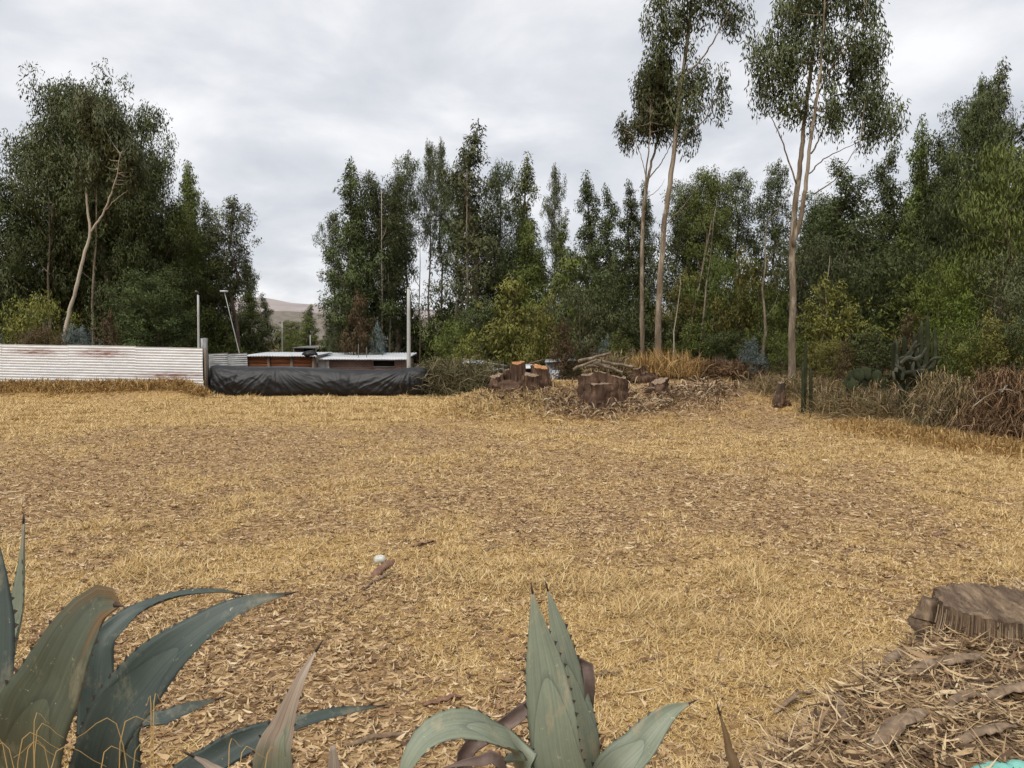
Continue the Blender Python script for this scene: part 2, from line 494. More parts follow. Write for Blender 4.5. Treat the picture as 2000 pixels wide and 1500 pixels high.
# ------------------------------------------------------------------ hills
def hill(name, d, pts, col, depth):
    """a ridge with real depth: crest line sampled along x, falling to both sides"""
    xs = np.linspace(pts[0][0], pts[-1][0], 160)
    crest = np.interp(xs, [p[0] for p in pts], [p[1] for p in pts]) + (fbm(xs * 0.01, xs * 0 + 3, 77) - .5) * 14
    rows = np.linspace(-1, 1, 25)
    Xh, Rw = np.meshgrid(xs, rows)
    Yh = d + Rw * depth + (fbm(Xh * .004, Rw * 3, 7) - .5) * 80
    Zh = crest[None, :] * (1 - np.abs(Rw) ** 1.6) - 4 + (fbm(Xh * .012, Rw * 5, 9) - .5) * 10 * (1 - np.abs(Rw))
    i = np.arange(Xh.size).reshape(Xh.shape)
    f = np.stack([i[:-1, :-1], i[:-1, 1:], i[1:, 1:], i[1:, :-1]], -1).reshape(-1, 4)
    return kind(link(name, mesh_np(name, np.stack([Xh, Yh, Zh], -1).reshape(-1, 3), f, smooth_shade=True), col), 'structure')
M['hill'] = simple('bare_hill', [(0.3, (0.12, 0.105, 0.088)), (0.45, (0.20, 0.172, 0.145)), (0.55, (0.15, 0.135, 0.115)), (0.7, (0.27, 0.235, 0.20))], scale=0.014, rough=1, bstr=0, spec=0, stretch=(1, 0.5, 3))
M['hill_far'] = simple('far_hill', [(0.3, (0.25, 0.22, 0.22)), (0.7, (0.36, 0.32, 0.30))], scale=0.01, rough=1, bstr=0, spec=0)
hill('hill', 1500, [(-1500, 30), (-900, 45), (-560, 58), (-440, 62), (-330, 50), (-200, 46), (100, 52), (900, 40), (1500, 30)], M['hill'], 420)
hill('hill', 2500, [(-2500, 60), (-1500, 90), (-820, 138), (-700, 120), (-500, 96), (0, 100), (1500, 80), (2500, 60)], M['hill_far'], 600)
# ================================================================== TREES
def unit(v):
    return v / (np.linalg.norm(v, axis=-1, keepdims=True) + 1e-9)

def leaves_at(c, rng, L, W, droop):
    """drooping lance-shaped leaves as four-vertex blades"""
    n = len(c)
    d = rng.normal(0, 1, (n, 3)); d[:, 2] -= droop; d = unit(d)
    sv = unit(np.cross(d, rng.normal(0, 1, (n, 3))))
    l = (L * rng.uniform(0.65, 1.3, n))[:, None]; w = (W * rng.uniform(0.7, 1.3, n))[:, None]
    return np.stack([c, c + d * l * 0.42 + sv * w * .5, c + d * l, c + d * l * 0.42 - sv * w * .5], 1)

def quad_mesh(name, V, N=None):
    n = len(V)
    if N is not None:
        g = np.cross(V[:, 1] - V[:, 0], V[:, 2] - V[:, 0])
        fl = (g * N).sum(1) < 0
        V = V.copy(); V[fl] = V[fl][:, [0, 3, 2, 1]]
    me = mesh_np(name, V.reshape(-1, 3), [np.arange(n * 4).reshape(-1, 4)], smooth_shade=N is not None)
    if N is not None:
        me.normals_split_custom_set_from_vertices(np.repeat(N, 4, 0).astype(np.float32))
    return me

def sprig_normals(V, c, axis, rng):
    """shading normals bent outwards from spray and crown, so clumps shade as rounded masses"""
    m = V.mean(1)
    a = np.array([axis[0], axis[1], 0.0]); h = m * [1, 1, 0] - a
    return unit(unit(m - c) * 0.85 + unit(h) * 0.40 + [0, 0, 0.30] + rng.normal(0, 0.30, m.shape))

def clump(c, r, n, rng, squash=1.25):
    p = rng.normal(0, 1, (n, 3))
    p = unit(p) * (rng.random((n, 1)) ** 0.5) * r
    p[:, 2] *= squash
    return c + p

PROF = {
    'spire': lambda t: (1 - t) ** 0.95 * (0.5 + 0.5 * min(1, t * 3.2)) + 0.05,
    'pole': lambda t: max(0.05, math.sin(math.pi * (0.10 + 0.86 * t))) ** 0.8,
    'broad': lambda t: max(0.05, math.sin(math.pi * (0.14 + 0.78 * t))) ** 0.55,
    'bushy': lambda t: (1 - t) ** 0.55 * (0.6 + 0.4 * min(1, t * 4)) + 0.04,
}
def gen_tree(seed, H, Rc, cb, style, nb, nl, leaf, r0, droop=1.6, clr=0.55, stems=1):
    """returns (trunk mesh builder, leaf quads)"""
    rng = np.random.default_rng(seed)
    mb = MB(); lv = []; nv = []
    prof = PROF[style]
    for sidx in range(stems):
        a0 = rng.uniform(0, 6.28); sp = 0 if stems == 1 else Rc * 0.35
        Hs = H * (1 if sidx == 0 else rng.uniform(0.72, 0.95))
        base = np.array([math.cos(a0), math.sin(a0), 0]) * (0 if stems == 1 else 0.25)
        lean = np.array([math.cos(a0), math.sin(a0), 0]) * sp + rng.normal(0, 0.02 * H, 3) * [1, 1, 0]
        k = 9
        tt = np.linspace(0, 1, k)
        tp = base + tt[:, None] * np.array([0, 0, Hs]) + (tt ** 1.3)[:, None] * lean + rng.normal(0, 0.012 * H, (k, 3)) * [1, 1, 0] * np.minimum(1, tt * 3)[:, None]
        tp[0, 2] = -0.3
        tr = r0 * (1 - tt) ** 0.85 * (1 if sidx == 0 else 0.75) + 0.012
        tr[0] *= 1.35
        mb.tube(tp, tr, 7)
        lump = rng.uniform(0.55, 1.2, 24)
        nbs = nb // stems
        for i in range(nbs):
            t = (i + rng.random()) / nbs
            t = t ** 0.9
            tz = cb + (1 - cb) * t * 0.97
            p0 = np.array([np.interp(tz, tt, tp[:, j]) for j in range(3)])
            az = i * 2.39996 + rng.uniform(-0.5, 0.5)
            rad = Rc * prof(t) * lump[int((az % 6.283) / 6.283 * 8) + 8 * min(2, int(t * 3))] * rng.uniform(0.7, 1.12)
            up = rng.uniform(0.45, 1.15)
            q = np.linspace(0, 1, 5)
            dirh = np.array([math.cos(az), math.sin(az), 0])
            bp = p0 + q[:, None] * dirh * rad + (q ** 0.8 * up * rad * 0.9)[:, None] * np.array([0, 0, 1]) + rng.normal(0, 0.05 * rad, (5, 3)) * q[:, None]
            rb = max(0.012, np.interp(tz, tt, tr) * 0.42)
            mb.tube(bp, rb * (1 - 0.85 * q), 4, cap=False)
            ncl = max(3, int(3.2 + rad * 1.8))
            for cidx in range(ncl):
                u = rng.uniform(0.3, 1.02)
                c = np.array([np.interp(min(u, 1), q, bp[:, j]) for j in range(3)]) + rng.normal(0, 0.16 * rad + 0.12, 3)
                r = clr * rng.uniform(0.55, 1.25) * (0.55 + 0.45 * min(1, rad / 1.2))
                n_ = int(nl * (r / clr) ** 2 * rng.uniform(0.6, 1.2))
                lv.append(leaves_at(clump(c, r, n_, rng), rng, leaf[0], leaf[1], droop)); nv.append(sprig_normals(lv[-1], c - [0, 0, .35 * r], p0, rng))
        # tuft at the tip
        lv.append(leaves_at(clump(tp[-1], clr * 0.6, nl, rng, 2.2), rng, leaf[0], leaf[1], droop)); nv.append(sprig_normals(lv[-1], tp[-1] - [0, 0, .3], tp[-1], rng))
    return mb, np.concatenate(lv), np.concatenate(nv)

PROTO = {}
def proto(key, *a, **k):
    mb, lv, nv = gen_tree(*a, **k)
    PROTO[key] = dict(trunk=mb.mesh('trunk', True), crown=quad_mesh('crown', lv, nv), leaves=lv, normals=nv, H=lv[:, :, 2].max(), R=np.percentile(np.abs(lv[:, :, :2]), 96))
LF = (0.24, 0.062)
proto('spire1', 101, 16, 2.3, 0.16, 'spire', 46, 124, LF, 0.20)
proto('spire2', 102, 16, 2.0, 0.24, 'spire', 44, 120, LF, 0.19)
proto('spire3', 103, 16, 2.6, 0.12, 'spire', 50, 124, LF, 0.22)
proto('pole1', 111, 17, 1.7, 0.48, 'pole', 28, 115, LF, 0.17)
proto('pole2', 112, 17, 2.0, 0.56, 'pole', 24, 115, LF, 0.18)
proto('broad1', 121, 16, 3.2, 0.20, 'broad', 46, 128, LF, 0.27, clr=0.66)
proto('broad2', 122, 16, 3.0, 0.28, 'broad', 44, 128, LF, 0.25, clr=0.70, stems=2)
proto('broad3', 123, 16, 3.4, 0.24, 'broad', 48, 120, LF, 0.27, clr=0.62)
proto('bushy1', 131, 6, 1.7, 0.06, 'bushy', 30, 62, (0.21, 0.055), 0.06, clr=0.42, stems=2)
proto('bushy2', 132, 6, 1.5, 0.10, 'bushy', 28, 60, (0.21, 0.055), 0.06, clr=0.40)
proto('bushy3', 133, 6, 2.0, 0.03, 'broad', 34, 60, (0.20, 0.055), 0.06, clr=0.45, stems=3)
proto('weep1', 141, 11, 3.0, 0.10, 'broad', 54, 70, (0.30, 0.05), 0.16, droop=3.2, clr=0.60)

tcount = 0
def place_tree(px, top, d, pk, wpx, label, leaf='leaf_dark', bark_='bark_tan', group=None, cat='tree', name='eucalyptus_tree', basepx=None, zb=None):
    """a tree whose tip shows at photo pixel (px, top), standing d metres away, about wpx wide"""
    global tcount
    tcount += 1
    p = PROTO[pk]
    rg = np.random.default_rng(1000 + tcount)
    tip = P(px, top, d)
    x = P(basepx, 650, d)[0] if basepx is not None else tip[0]
    z0 = float(terrain(x, d)) if zb is None else zb
    H = tip[2] - z0
    sz = H / p['H']; sx = (wpx / FPX * d) / (2 * p['R']) * (0.84 if pk[:4] in ('spir', 'pole') else 0.92)
    t = thing(name, label, cat, (x, d, z0), rg.uniform(0, 6.28), group)
    t.scale = (sx, sx, sz)
    for nm, mt in (('trunk', bark_), ('crown', leaf)):
        o = bpy.data.objects.new(nm, p[nm]); C.objects.link(o); o.parent = t
        if not p[nm].materials: p[nm].materials.append(M[mt])
        o.material_slots[0].link = 'OBJECT'; o.material_slots[0].material = M[mt]
    return t

GL, GM, GR, GU = 'eucalyptus trees behind the white fence', 'eucalyptus trees behind the tarp and houses', 'eucalyptus trees on the right', 'young trees at the edge of the wood'
TREES = [
 # left of the gap
 (-25, 330, 45, 'broad1', 190, 'dark eucalyptus cut by the left picture edge behind the white fence', 'leaf_dark', 'bark_dark', GL),
 (85, 118, 46, 'broad2', 215, 'tallest dense dark eucalyptus of the clump behind the white fence', 'leaf_dark', 'bark_tan', GL),
 (150, 165, 49, 'broad3', 210, 'dark eucalyptus just right of the tallest one behind the white fence', 'leaf_dark', 'bark_dark', GL),
 (205, 148, 45.5, 'broad1', 190, 'second tallest rounded eucalyptus behind the white fence above the pale leaning trunk', 'leaf_dark', 'bark_tan', GL),
 (262, 195, 48, 'broad2', 170, 'eucalyptus on the right shoulder of the tall clump behind the fence', 'leaf_dark', 'bark_dark', GL),
 (300, 300, 46, 'broad3', 140, 'lower eucalyptus where the tall left clump steps down', 'leaf_dark', 'bark_dark', GL),
 (347, 308, 58, 'spire2', 78, 'slim pointed treetop, left of the two narrow tops behind the fence', 'leaf_green', 'bark_dark', GL),
 (383, 313, 57, 'spire1', 92, 'slim pointed treetop, right of the two narrow tops behind the fence', 'leaf_green', 'bark_dark', GL),
 (355, 395, 48, 'broad1', 150, 'leafy green eucalyptus below the two narrow pointed tops', 'leaf_green', 'bark_dark', GL),
 (415, 385, 52, 'spire3', 110, 'eucalyptus rising above the thin lamp pole at the fence end', 'leaf_dark', 'bark_dark', GL),
 (455, 378, 49, 'pole1', 95, 'bare stemmed eucalyptus with round drooping head above the leaning pole', 'leaf_grey', 'bark_dark', GL),
 (488, 500, 56, 'spire1', 72, 'short pointed eucalyptus at the right end of the left row', 'leaf_green', 'bark_dark', GL),
 (512, 572, 64, 'spire2', 48, 'smallest grey green tree closing the left row beside the hill gap', 'leaf_grey', 'bark_dark', GL),
 (310, 520, 42, 'broad3', 150, 'low bushy green tree behind the right half of the white fence', 'leaf_dark', 'bark_dark', GL),
 (240, 560, 43, 'bushy3', 130, 'dusky undergrowth tree right of the pale leaning trunk', 'leaf_dark', 'bark_dark', GL),
 (40, 560, 41, 'bushy3', 150, 'olive undergrowth tree behind the left end of the white fence', 'leaf_olive', 'bark_dark', GL),
 (440, 600, 50, 'bushy1', 110, 'low leafy tree behind the grey sheet fence and leaning pole', 'leaf_green', 'bark_dark', GL),
 # in the gap, far
 (600, 592, 92, 'spire3', 56, 'far rounded tree in the middle of the hill gap', 'leaf_green', 'bark_dark', 'far trees in the gap'),
 (570, 622, 98, 'broad1', 56, 'far low tree at the left of the hill gap', 'leaf_green', 'bark_dark', 'far trees in the gap'),
 (640, 612, 100, 'spire1', 46, 'far tree at the right of the hill gap', 'leaf_dark', 'bark_dark', 'far trees in the gap'),
 (548, 645, 88, 'bushy3', 70, 'far low bush tree under the left of the hill gap', 'leaf_green', 'bark_dark', 'far trees in the gap'),
 # middle group
 (694, 298, 50, 'spire3', 140, 'broad pointed dark eucalyptus, left peak of the middle group', 'leaf_dark', 'bark_dark', GM),
 (652, 405, 53, 'pole2', 62, 'loose headed eucalyptus at the left edge of the middle group', 'leaf_grey', 'bark_tan', GM),
 (664, 520, 49, 'broad2', 66, 'airy lower eucalyptus under the left edge of the middle group', 'leaf_grey', 'bark_tan', GM),
 (725, 325, 51.5, 'broad3', 125, 'dense eucalyptus just right of the left peak of the middle group', 'leaf_dark', 'bark_dark', GM),
 (765, 335, 55, 'spire2', 100, 'dark eucalyptus left of the concrete pole, feathery top', 'leaf_dark', 'bark_tan', GM),
 (798, 292, 57, 'pole1', 78, 'bare stemmed eucalyptus with a head directly above the concrete pole', 'leaf_grey', 'bark_tan', GM),
 (838, 268, 58, 'pole2', 58, 'thin high headed eucalyptus, left of the slender pair right of the concrete pole', 'leaf_grey', 'bark_tan', GM),
 (862, 266, 60, 'pole1', 52, 'thin high headed eucalyptus, right of the slender pair right of the concrete pole', 'leaf_grey', 'bark_dark', GM),
 (926, 222, 50, 'spire2', 150, 'tallest pointed eucalyptus of the middle group with long tan trunk', 'leaf_grey', 'bark_tan', GM),
 (892, 330, 54, 'pole1', 85, 'eucalyptus tucked left of the tallest middle one', 'leaf_dark', 'bark_tan', GM),
 (985, 310, 53, 'broad2', 120, 'full leafy eucalyptus right of the tallest middle one', 'leaf_dark', 'bark_dark', GM),
 (1026, 290, 55, 'spire1', 110, 'pointed eucalyptus at the right shoulder of the middle group', 'leaf_green', 'bark_dark', GM),
 (1040, 420, 50, 'spire3', 120, 'dark green eucalyptus low on the right shoulder of the middle group', 'leaf_green', 'bark_dark', GM),
 (1083, 316, 62, 'pole1', 46, 'lone slender eucalyptus spire standing apart right of the middle group', 'leaf_grey', 'bark_tan', GM),
 (1108, 415, 54, 'spire2', 66, 'short pointed eucalyptus between the lone spire and the next peak', 'leaf_green', 'bark_dark', GM),
 (1148, 333, 52, 'spire1', 96, 'pointed eucalyptus above the second stump', 'leaf_dark', 'bark_dark', GM),
 (1188, 358, 50, 'spire3', 96, 'eucalyptus just left of the tall roadside pair of trunks', 'leaf_dark', 'bark_dark', GM),
 (1216, 350, 53, 'spire2', 80, 'feathery eucalyptus top touching the left of the tall pair', 'leaf_dark', 'bark_dark', GM),
 (1250, 352, 54, 'spire2', 60, 'narrow eucalyptus top seen behind the tall pair of trunks', 'leaf_dark', 'bark_dark', GM),
 (1340, 345, 45, 'broad3', 110, 'rounded dark eucalyptus right behind the tall pair', 'leaf_dark', 'bark_dark', GR),
 (1380, 315, 44, 'broad1', 125, 'higher rounded eucalyptus between the two tall foreground trees', 'leaf_green', 'bark_dark', GR),
 (1440, 322, 45, 'pole2', 105, 'loose headed eucalyptus left of the tall forked tree', 'leaf_grey', 'bark_dark', GR),
 (1522, 308, 43, 'pole1', 75, 'small dark tuft headed eucalyptus beside the tall forked trunk', 'leaf_dark', 'bark_dark', GR),
 (1600, 365, 40, 'broad3', 140, 'dark eucalyptus right behind the tall forked trunk', 'leaf_dark', 'bark_dark', GR),
 (1662, 300, 36, 'spire3', 175, 'broad leafy eucalyptus right of the tall forked tree', 'leaf_dark', 'bark_tan', GR),
 (1785, 222, 37, 'spire1', 110, 'pointed eucalyptus standing free between forked tree and right edge', 'leaf_green', 'bark_dark', GR),
 (1735, 268, 39, 'spire3', 130, 'dark eucalyptus left of the free standing pointed one', 'leaf_dark', 'bark_dark', GR),
 (1838, 255, 36, 'spire3', 130, 'dark eucalyptus filling the dip before the right edge trees', 'leaf_dark', 'bark_dark', GR),
 (1890, 172, 35, 'broad3', 140, 'tall dense eucalyptus, first of the high ones at right', 'leaf_dark', 'bark_dark', GR),
 (1920, 140, 38, 'pole2', 95, 'round topped eucalyptus between the two highest at right', 'leaf_grey', 'bark_dark', GR),
 (1978, 100, 37, 'spire2', 120, 'highest eucalyptus at the right picture edge', 'leaf_grey', 'bark_dark', GR),
 (2050, 110, 36, 'spire1', 130, 'eucalyptus cut by the right picture edge at the top', 'leaf_dark', 'bark_dark', GR),
 (1975, 250, 26, 'weep1', 260, 'willowy weeping green eucalyptus nearest the right edge', 'leaf_green', 'bark_tan', GR),
 (1880, 350, 29, 'weep1', 190, 'weeping eucalyptus left of the nearest one at the right edge', 'leaf_dark', 'bark_tan', GR),
 # saplings and undergrowth
 (1005, 525, 42, 'bushy2', 140, 'yellow green sapling behind the left stump', 'leaf_olive', 'bark_dark', GU),
 (865, 610, 44, 'bushy3', 130, 'round green bush just right of the concrete pole', 'leaf_green', 'bark_dark', GU),
 (935, 575, 47, 'bushy3', 130, 'dark bush at the foot of the tallest middle eucalyptus', 'leaf_dark', 'bark_dark', GU),
 (1062, 560, 39, 'bushy1', 110, 'olive sapling right of the yellow green one behind the stump', 'leaf_olive', 'bark_dark', GU),
 (1110, 480, 44, 'bushy2', 130, 'tall green sapling behind the second stump', 'leaf_green', 'bark_dark', GU),
 (1150, 540, 37, 'bushy3', 130, 'grey green bushy sapling above the log pile', 'leaf_grey', 'bark_dark', GU),
 (1215, 500, 38, 'bushy1', 110, 'dark sapling left of the tall pair of trunks', 'leaf_dark', 'bark_dark', GU),
 (1340, 520, 36, 'bushy2', 120, 'olive sapling right behind the tall pair of trunks', 'leaf_olive', 'bark_dark', GU),
 (1400, 480, 35, 'bushy3', 150, 'leafy green young tree midway between the two tall trees', 'leaf_green', 'bark_dark', GU),
 (1452, 475, 33, 'bushy1', 130, 'yellow green young tree left of the tall forked trunk', 'leaf_olive', 'bark_dark', GU),
 (1500, 540, 31, 'bushy3', 110, 'low dark bush at the left foot of the forked trunk', 'leaf_green', 'bark_dark', GU),
 (1590, 450, 31, 'bushy3', 170, 'grey green young tree right of the tall forked trunk', 'leaf_grey', 'bark_dark', GU),
 (1640, 530, 28, 'bushy1', 150, 'olive young tree behind the prickly pear', 'leaf_olive', 'bark_dark', GU),
 (1705, 480, 30, 'bushy3', 190, 'dark green young tree left of the column cactus', 'leaf_dark', 'bark_dark', GU),
 (1765, 520, 28, 'bushy2', 130, 'dense sapling right behind the column cactus', 'leaf_green', 'bark_dark', GU),
 (1838, 490, 25.5, 'bushy3', 130, 'bright green bush right of the column cactus', 'leaf_bright', 'bark_dark', GU),
 (1900, 560, 24, 'bushy1', 130, 'bright leaved bush behind the dry hedge', 'leaf_bright', 'bark_dark', GU),
 (1985, 470, 23, 'bushy3', 170, 'grey green bush over the dry hedge at the right edge', 'leaf_grey', 'bark_dark', GU),
]
TREES += [
 (1612, 655, 25.5, 'bushy3', 90, 'low olive shrub right of the forked trunk behind the brush', 'leaf_olive', 'bark_dark', GU),
 (1718, 632, 24.5, 'bushy1', 110, 'low dark shrub between prickly pear and column cactus', 'leaf_dark', 'bark_dark', GU),
 (1868, 625, 22, 'bushy3', 120, 'low green shrub growing out of the brown vine hedge', 'leaf_green', 'bark_dark', GU),
 (1940, 600, 21.5, 'bushy1', 120, 'olive shrub behind the rusty hedge at the right edge', 'leaf_olive', 'bark_dark', GU),
 (2010, 610, 21, 'bushy3', 120, 'dark shrub cut by the right picture edge above the rusty hedge', 'leaf_dark', 'bark_dark', GU),
 (1425, 640, 31.5, 'bushy3', 110, 'low dark shrub above the dark bundle between the tall trees', 'leaf_dark', 'bark_dark', GU),
 (1362, 620, 32.5, 'bushy1', 100, 'low green shrub right of the tall pair of trunks', 'leaf_green', 'bark_dark', GU),
 (1535, 640, 28.5, 'bushy3', 90, 'shadowy shrub directly behind the foot of the forked trunk', 'leaf_green', 'bark_dark', GU),
 (1225, 640, 33, 'bushy1', 90, 'low shrub behind the bush heap on the log pile', 'leaf_green', 'bark_dark', GU),
 (905, 640, 40, 'bushy1', 100, 'olive shrub behind the brush heap right of the concrete pole', 'leaf_olive', 'bark_dark', GU),
]
for (px, top, d, pk, w, lab, lf, bk, g) in TREES:
    young = g == GU
    place_tree(px, top, d, pk, w, lab, lf, bk, g, name='young_tree' if young else 'eucalyptus_tree', cat='young tree' if young else 'tree')
# blue-grey juvenile eucalyptus shrubs
GB = 'blue grey young eucalyptus shrubs'
for (px, top, d, w, lab, pk) in [
    (163, 627, 38, 66, 'round silvery blue shrub showing above the white fence', 'bushy3'),
    (-4, 632, 38, 40, 'silvery blue shrub at the left picture edge above the fence', 'bushy3'),
    (745, 618, 46, 42, 'silvery blue conical shrub left of the concrete pole', 'bushy1'),
    (1185, 650, 33, 34, 'small silvery blue shrub behind the log pile', 'bushy1'),
    (1478, 655, 28.5, 58, 'silvery blue shrub at the left foot of the tall forked trunk', 'bushy1')]:
    place_tree(px, top, d, pk, w, lab, 'leaf_blue', 'bark_dark', GB, cat='shrub', name='blue_shrub')
for (px, top, d, w, lab, pk) in [
    (75, 630, 37, 90, 'brown withered shrub showing above the white fence', 'bushy3'),
    (1665, 655, 24.5, 60, 'withered pale brown shrub left of the prickly pear', 'bushy1'),
    (1775, 600, 26, 60, 'dead reddish brown shrub behind the column cactus', 'bushy2'),
    (700, 560, 46, 70, 'brown dying sapling in the dark left half of the middle group', 'bushy2'),
    (1105, 620, 31, 60, 'thin brown dying sapling between the two stumps', 'bushy2'),
    (225, 600, 40, 70, 'dying brown shrub right of the round silvery one', 'bushy1')]:
    place_tree(px, top, d, pk, w, lab, 'leaf_dry', 'bark_dark', 'withered shrubs', cat='shrub', name='withered_shrub')

# ------------------------------------------------------------------ hand-shaped trees
def shaped_tree(name, label, base_px, d, limbs, blobs, bark_, leaf, group, seed, nl=150, clr=0.38, lsize=(0.19, 0.047), dj=1.0, fill=1.0, droop=2.2):
    """limbs: (pixel polyline, r0, r1, depth shift at the end); blobs: (px, py, rx, ry) foliage masses"""
    rg = np.random.default_rng(seed)
    b = P(base_px[0], base_px[1], d); b[2] = float(terrain(b[0], d))
    t = thing(name, label, 'tree', b, 0, group)
    joints = []
    for (pl, r0, r1, dd) in limbs:
        k = len(pl); r0, r1 = r0 * 0.53, r1 * 0.6
        pts = []
        for i, (px, py) in enumerate(pl):
            pts.append(P(px, py, d + dd[0] + (dd[1] - dd[0]) * i / (k - 1)))
        pts = np.array(pts) - b
        if pts[0][2] < 0.6: pts[0][2] = -0.35
        c = catmull(pts, 5 * k)
        rr = np.linspace(r0, r1, 5 * k)
        if pts[0][2] < 0: rr[:4] *= np.array([1.5, 1.25, 1.1, 1.04])
        c += rg.normal(0, 0.012, c.shape)
        mb = MB(); mb.tube(c, rr, 10, wob=.07, rng=rg)
        link('limb' if joints else 'trunk', mb.mesh('trunk', True), M[bark_], t)
        joints.append(c)
    J = np.concatenate(joints); J = J[J[:, 2] > 1.5]
    lv = []; nv = []; tw = MB()
    for (px, py, rx, ry) in blobs:
        cc = P(px, py, d) - b
        mx, mz = rx / FPX * d, ry / FPX * d
        my = mx * dj
        n = max(3, int(fill * 9 * mx * mz / clr ** 2))
        for i in range(n):
            u = unit(rg.normal(0, 1, 3)) * rg.random() ** 0.4
            c = cc + u * [mx, my, mz]
            r = clr * rg.uniform(0.55, 1.35)
            lv.append(leaves_at(clump(c, r, int(nl * (r / clr) ** 2), rg, 1.9), rg, lsize[0], lsize[1], droop)); nv.append(sprig_normals(lv[-1], c - [0, 0, .3 * r], cc, rg))
            if i % 2 == 0:
                # nearest limb point below the clump carries a twig to it
                dist = np.linalg.norm((J - c) * [1, 1, 0.8], axis=1) + 3.0 * (J[:, 2] > c[2])
                j = J[np.argmin(dist)]
                mid = (j + c) / 2 + [0, 0, -0.08 * np.linalg.norm(c - j)] + rg.normal(0, .06, 3)
                tw.tube(catmull([j, mid, c], 5), np.linspace(0.022, 0.006, 5), 4, cap=False)
    kind(link('twigs', tw.mesh('twigs', True), M[bark_], t), 'stuff')
    link('crown', quad_mesh('crown', np.concatenate(lv), np.concatenate(nv)), M[leaf], t)
    return t

shaped_tree('eucalyptus_tree', 'tall slender eucalyptus with leaning tan trunk rising out of the frame', (1284, 712), 29,
  [([(1284, 712), (1287, 600), (1297, 450), (1313, 320), (1330, 170), (1345, 60), (1352, -60), (1356, -160)], 0.24, 0.05, (0, 0)),
   ([(1318, 290), (1345, 255), (1375, 235), (1395, 195)], 0.07, 0.015, (0, -1.0)),
   ([(1338, 150), (1370, 115), (1400, 70), (1420, 30), (1440, 0)], 0.07, 0.015, (0, -1.4)),
   ([(1322, 240), (1300, 190), (1290, 120), (1285, 40)], 0.06, 0.015, (0, 1.4)),
   ([(1300, 440), (1340, 395), (1365, 360)], 0.04, 0.008, (0, 0.8)),
   ([(1346, 50), (1320, 10), (1300, -40)], 0.05, 0.015, (0, 1.0))],
  [(1395, 180, 42, 32), (1345, 210, 50, 55), (1360, 150, 30, 35), (1300, 130, 38, 75), (1285, 40, 28, 60), (1330, 60, 38, 55), (1370, 0, 50, 40), (1430, 25, 34, 38), (1320, -60, 60, 60), (1400, -60, 60, 60), (1350, -150, 50, 60), (1330, 270, 26, 16)],
  'bark_tan', 'leaf_grey', 'tall foreground eucalyptus trees', 201, fill=0.20)
shaped_tree('eucalyptus_tree', 'second slender eucalyptus of the tall pair, forking halfway, left trunk', (1255, 700), 30,
  [([(1255, 700), (1253, 560), (1257, 420), (1266, 345), (1280, 290), (1293, 230), (1302, 170)], 0.17, 0.03, (0, 0.8)),
   ([(1258, 410), (1262, 340), (1268, 280), (1272, 220)], 0.08, 0.02, (0, -0.6)),
   ([(1266, 350), (1290, 320), (1306, 290), (1318, 260)], 0.05, 0.01, (0, 0.9)),
   ([(1262, 345), (1250, 300), (1235, 262), (1222, 245)], 0.03, 0.008, (0, -0.8)),
   ([(1258, 390), (1285, 370), (1300, 350)], 0.03, 0.006, (0, 0.8))],
  [(1224, 252, 18, 26), (1262, 215, 24, 60), (1285, 175, 32, 62), (1305, 225, 26, 40), (1255, 165, 14, 25)],
  'bark_tan', 'leaf_grey', 'tall foreground eucalyptus trees', 202, fill=0.7)
shaped_tree('eucalyptus_tree', 'tall forked eucalyptus with thick pale trunk and high drooping crown at right', (1546, 735), 27,
  [([(1546, 735), (1548, 600), (1548, 470), (1553, 400), (1563, 320), (1571, 240), (1583, 140), (1592, 40), (1596, -80)], 0.24, 0.06, (0, 0.4)),
   ([(1549, 480), (1567, 410), (1576, 340), (1583, 270), (1596, 190), (1606, 90), (1612, -40)], 0.16, 0.04, (0, -0.6)),
   ([(1556, 360), (1532, 290), (1512, 240), (1500, 215)], 0.06, 0.012, (0, -1.0)),
   ([(1580, 340), (1610, 310), (1650, 290), (1690, 272)], 0.05, 0.01, (0, 0.9)),
   ([(1590, 380), (1630, 350), (1662, 305), (1680, 280)], 0.05, 0.01, (0, -1.2)),
   ([(1584, 300), (1605, 260), (1625, 200), (1640, 140)], 0.06, 0.015, (0, 1.2)),
   ([(1570, 240), (1545, 180), (1530, 110), (1525, 40)], 0.05, 0.012, (0, 1.0)),
   ([(1596, 190), (1630, 120), (1665, 60), (1690, 10)], 0.05, 0.012, (0, -1.0))],
  [(1500, 180, 32, 50), (1505, 110, 32, 45), (1535, 60, 42, 60), (1550, 130, 40, 60), (1600, 60, 50, 80), (1645, 120, 55, 70), (1690, 90, 38, 60), (1690, 20, 36, 45), (1640, 0, 60, 50), (1570, -30, 70, 50), (1660, 200, 50, 55), (1615, 230, 35, 40), (1705, 180, 28, 50), (1720, 240, 40, 38), (1690, 255, 30, 30), (1560, 200, 22, 22), (1530, 215, 18, 20), (1620, -110, 80, 70)],
  'bark_tan', 'leaf_grey', 'tall foreground eucalyptus trees', 203, fill=0.20)
shaped_tree('eucalyptus_tree', 'slim eucalyptus with smooth white leaning forked trunk behind the white fence', (125, 645), 40,
  [([(122, 680), (135, 610), (150, 560), (163, 500), (176, 455), (170, 400), (170, 340), (180, 270), (190, 200)], 0.20, 0.04, (0, 0.6)),
   ([(176, 455), (200, 420), (214, 385), (228, 345), (235, 300)], 0.11, 0.025, (0, -0.8)),
   ([(205, 412), (225, 390), (250, 372)], 0.05, 0.012, (0, -1.0))],
  [(185, 230, 36, 60), (215, 270, 40, 50), (245, 330, 36, 36), (180, 320, 28, 40)],
  'bark_pale', 'leaf_grey', GL, 204, nl=90, lsize=(0.24, 0.06), fill=0.8)

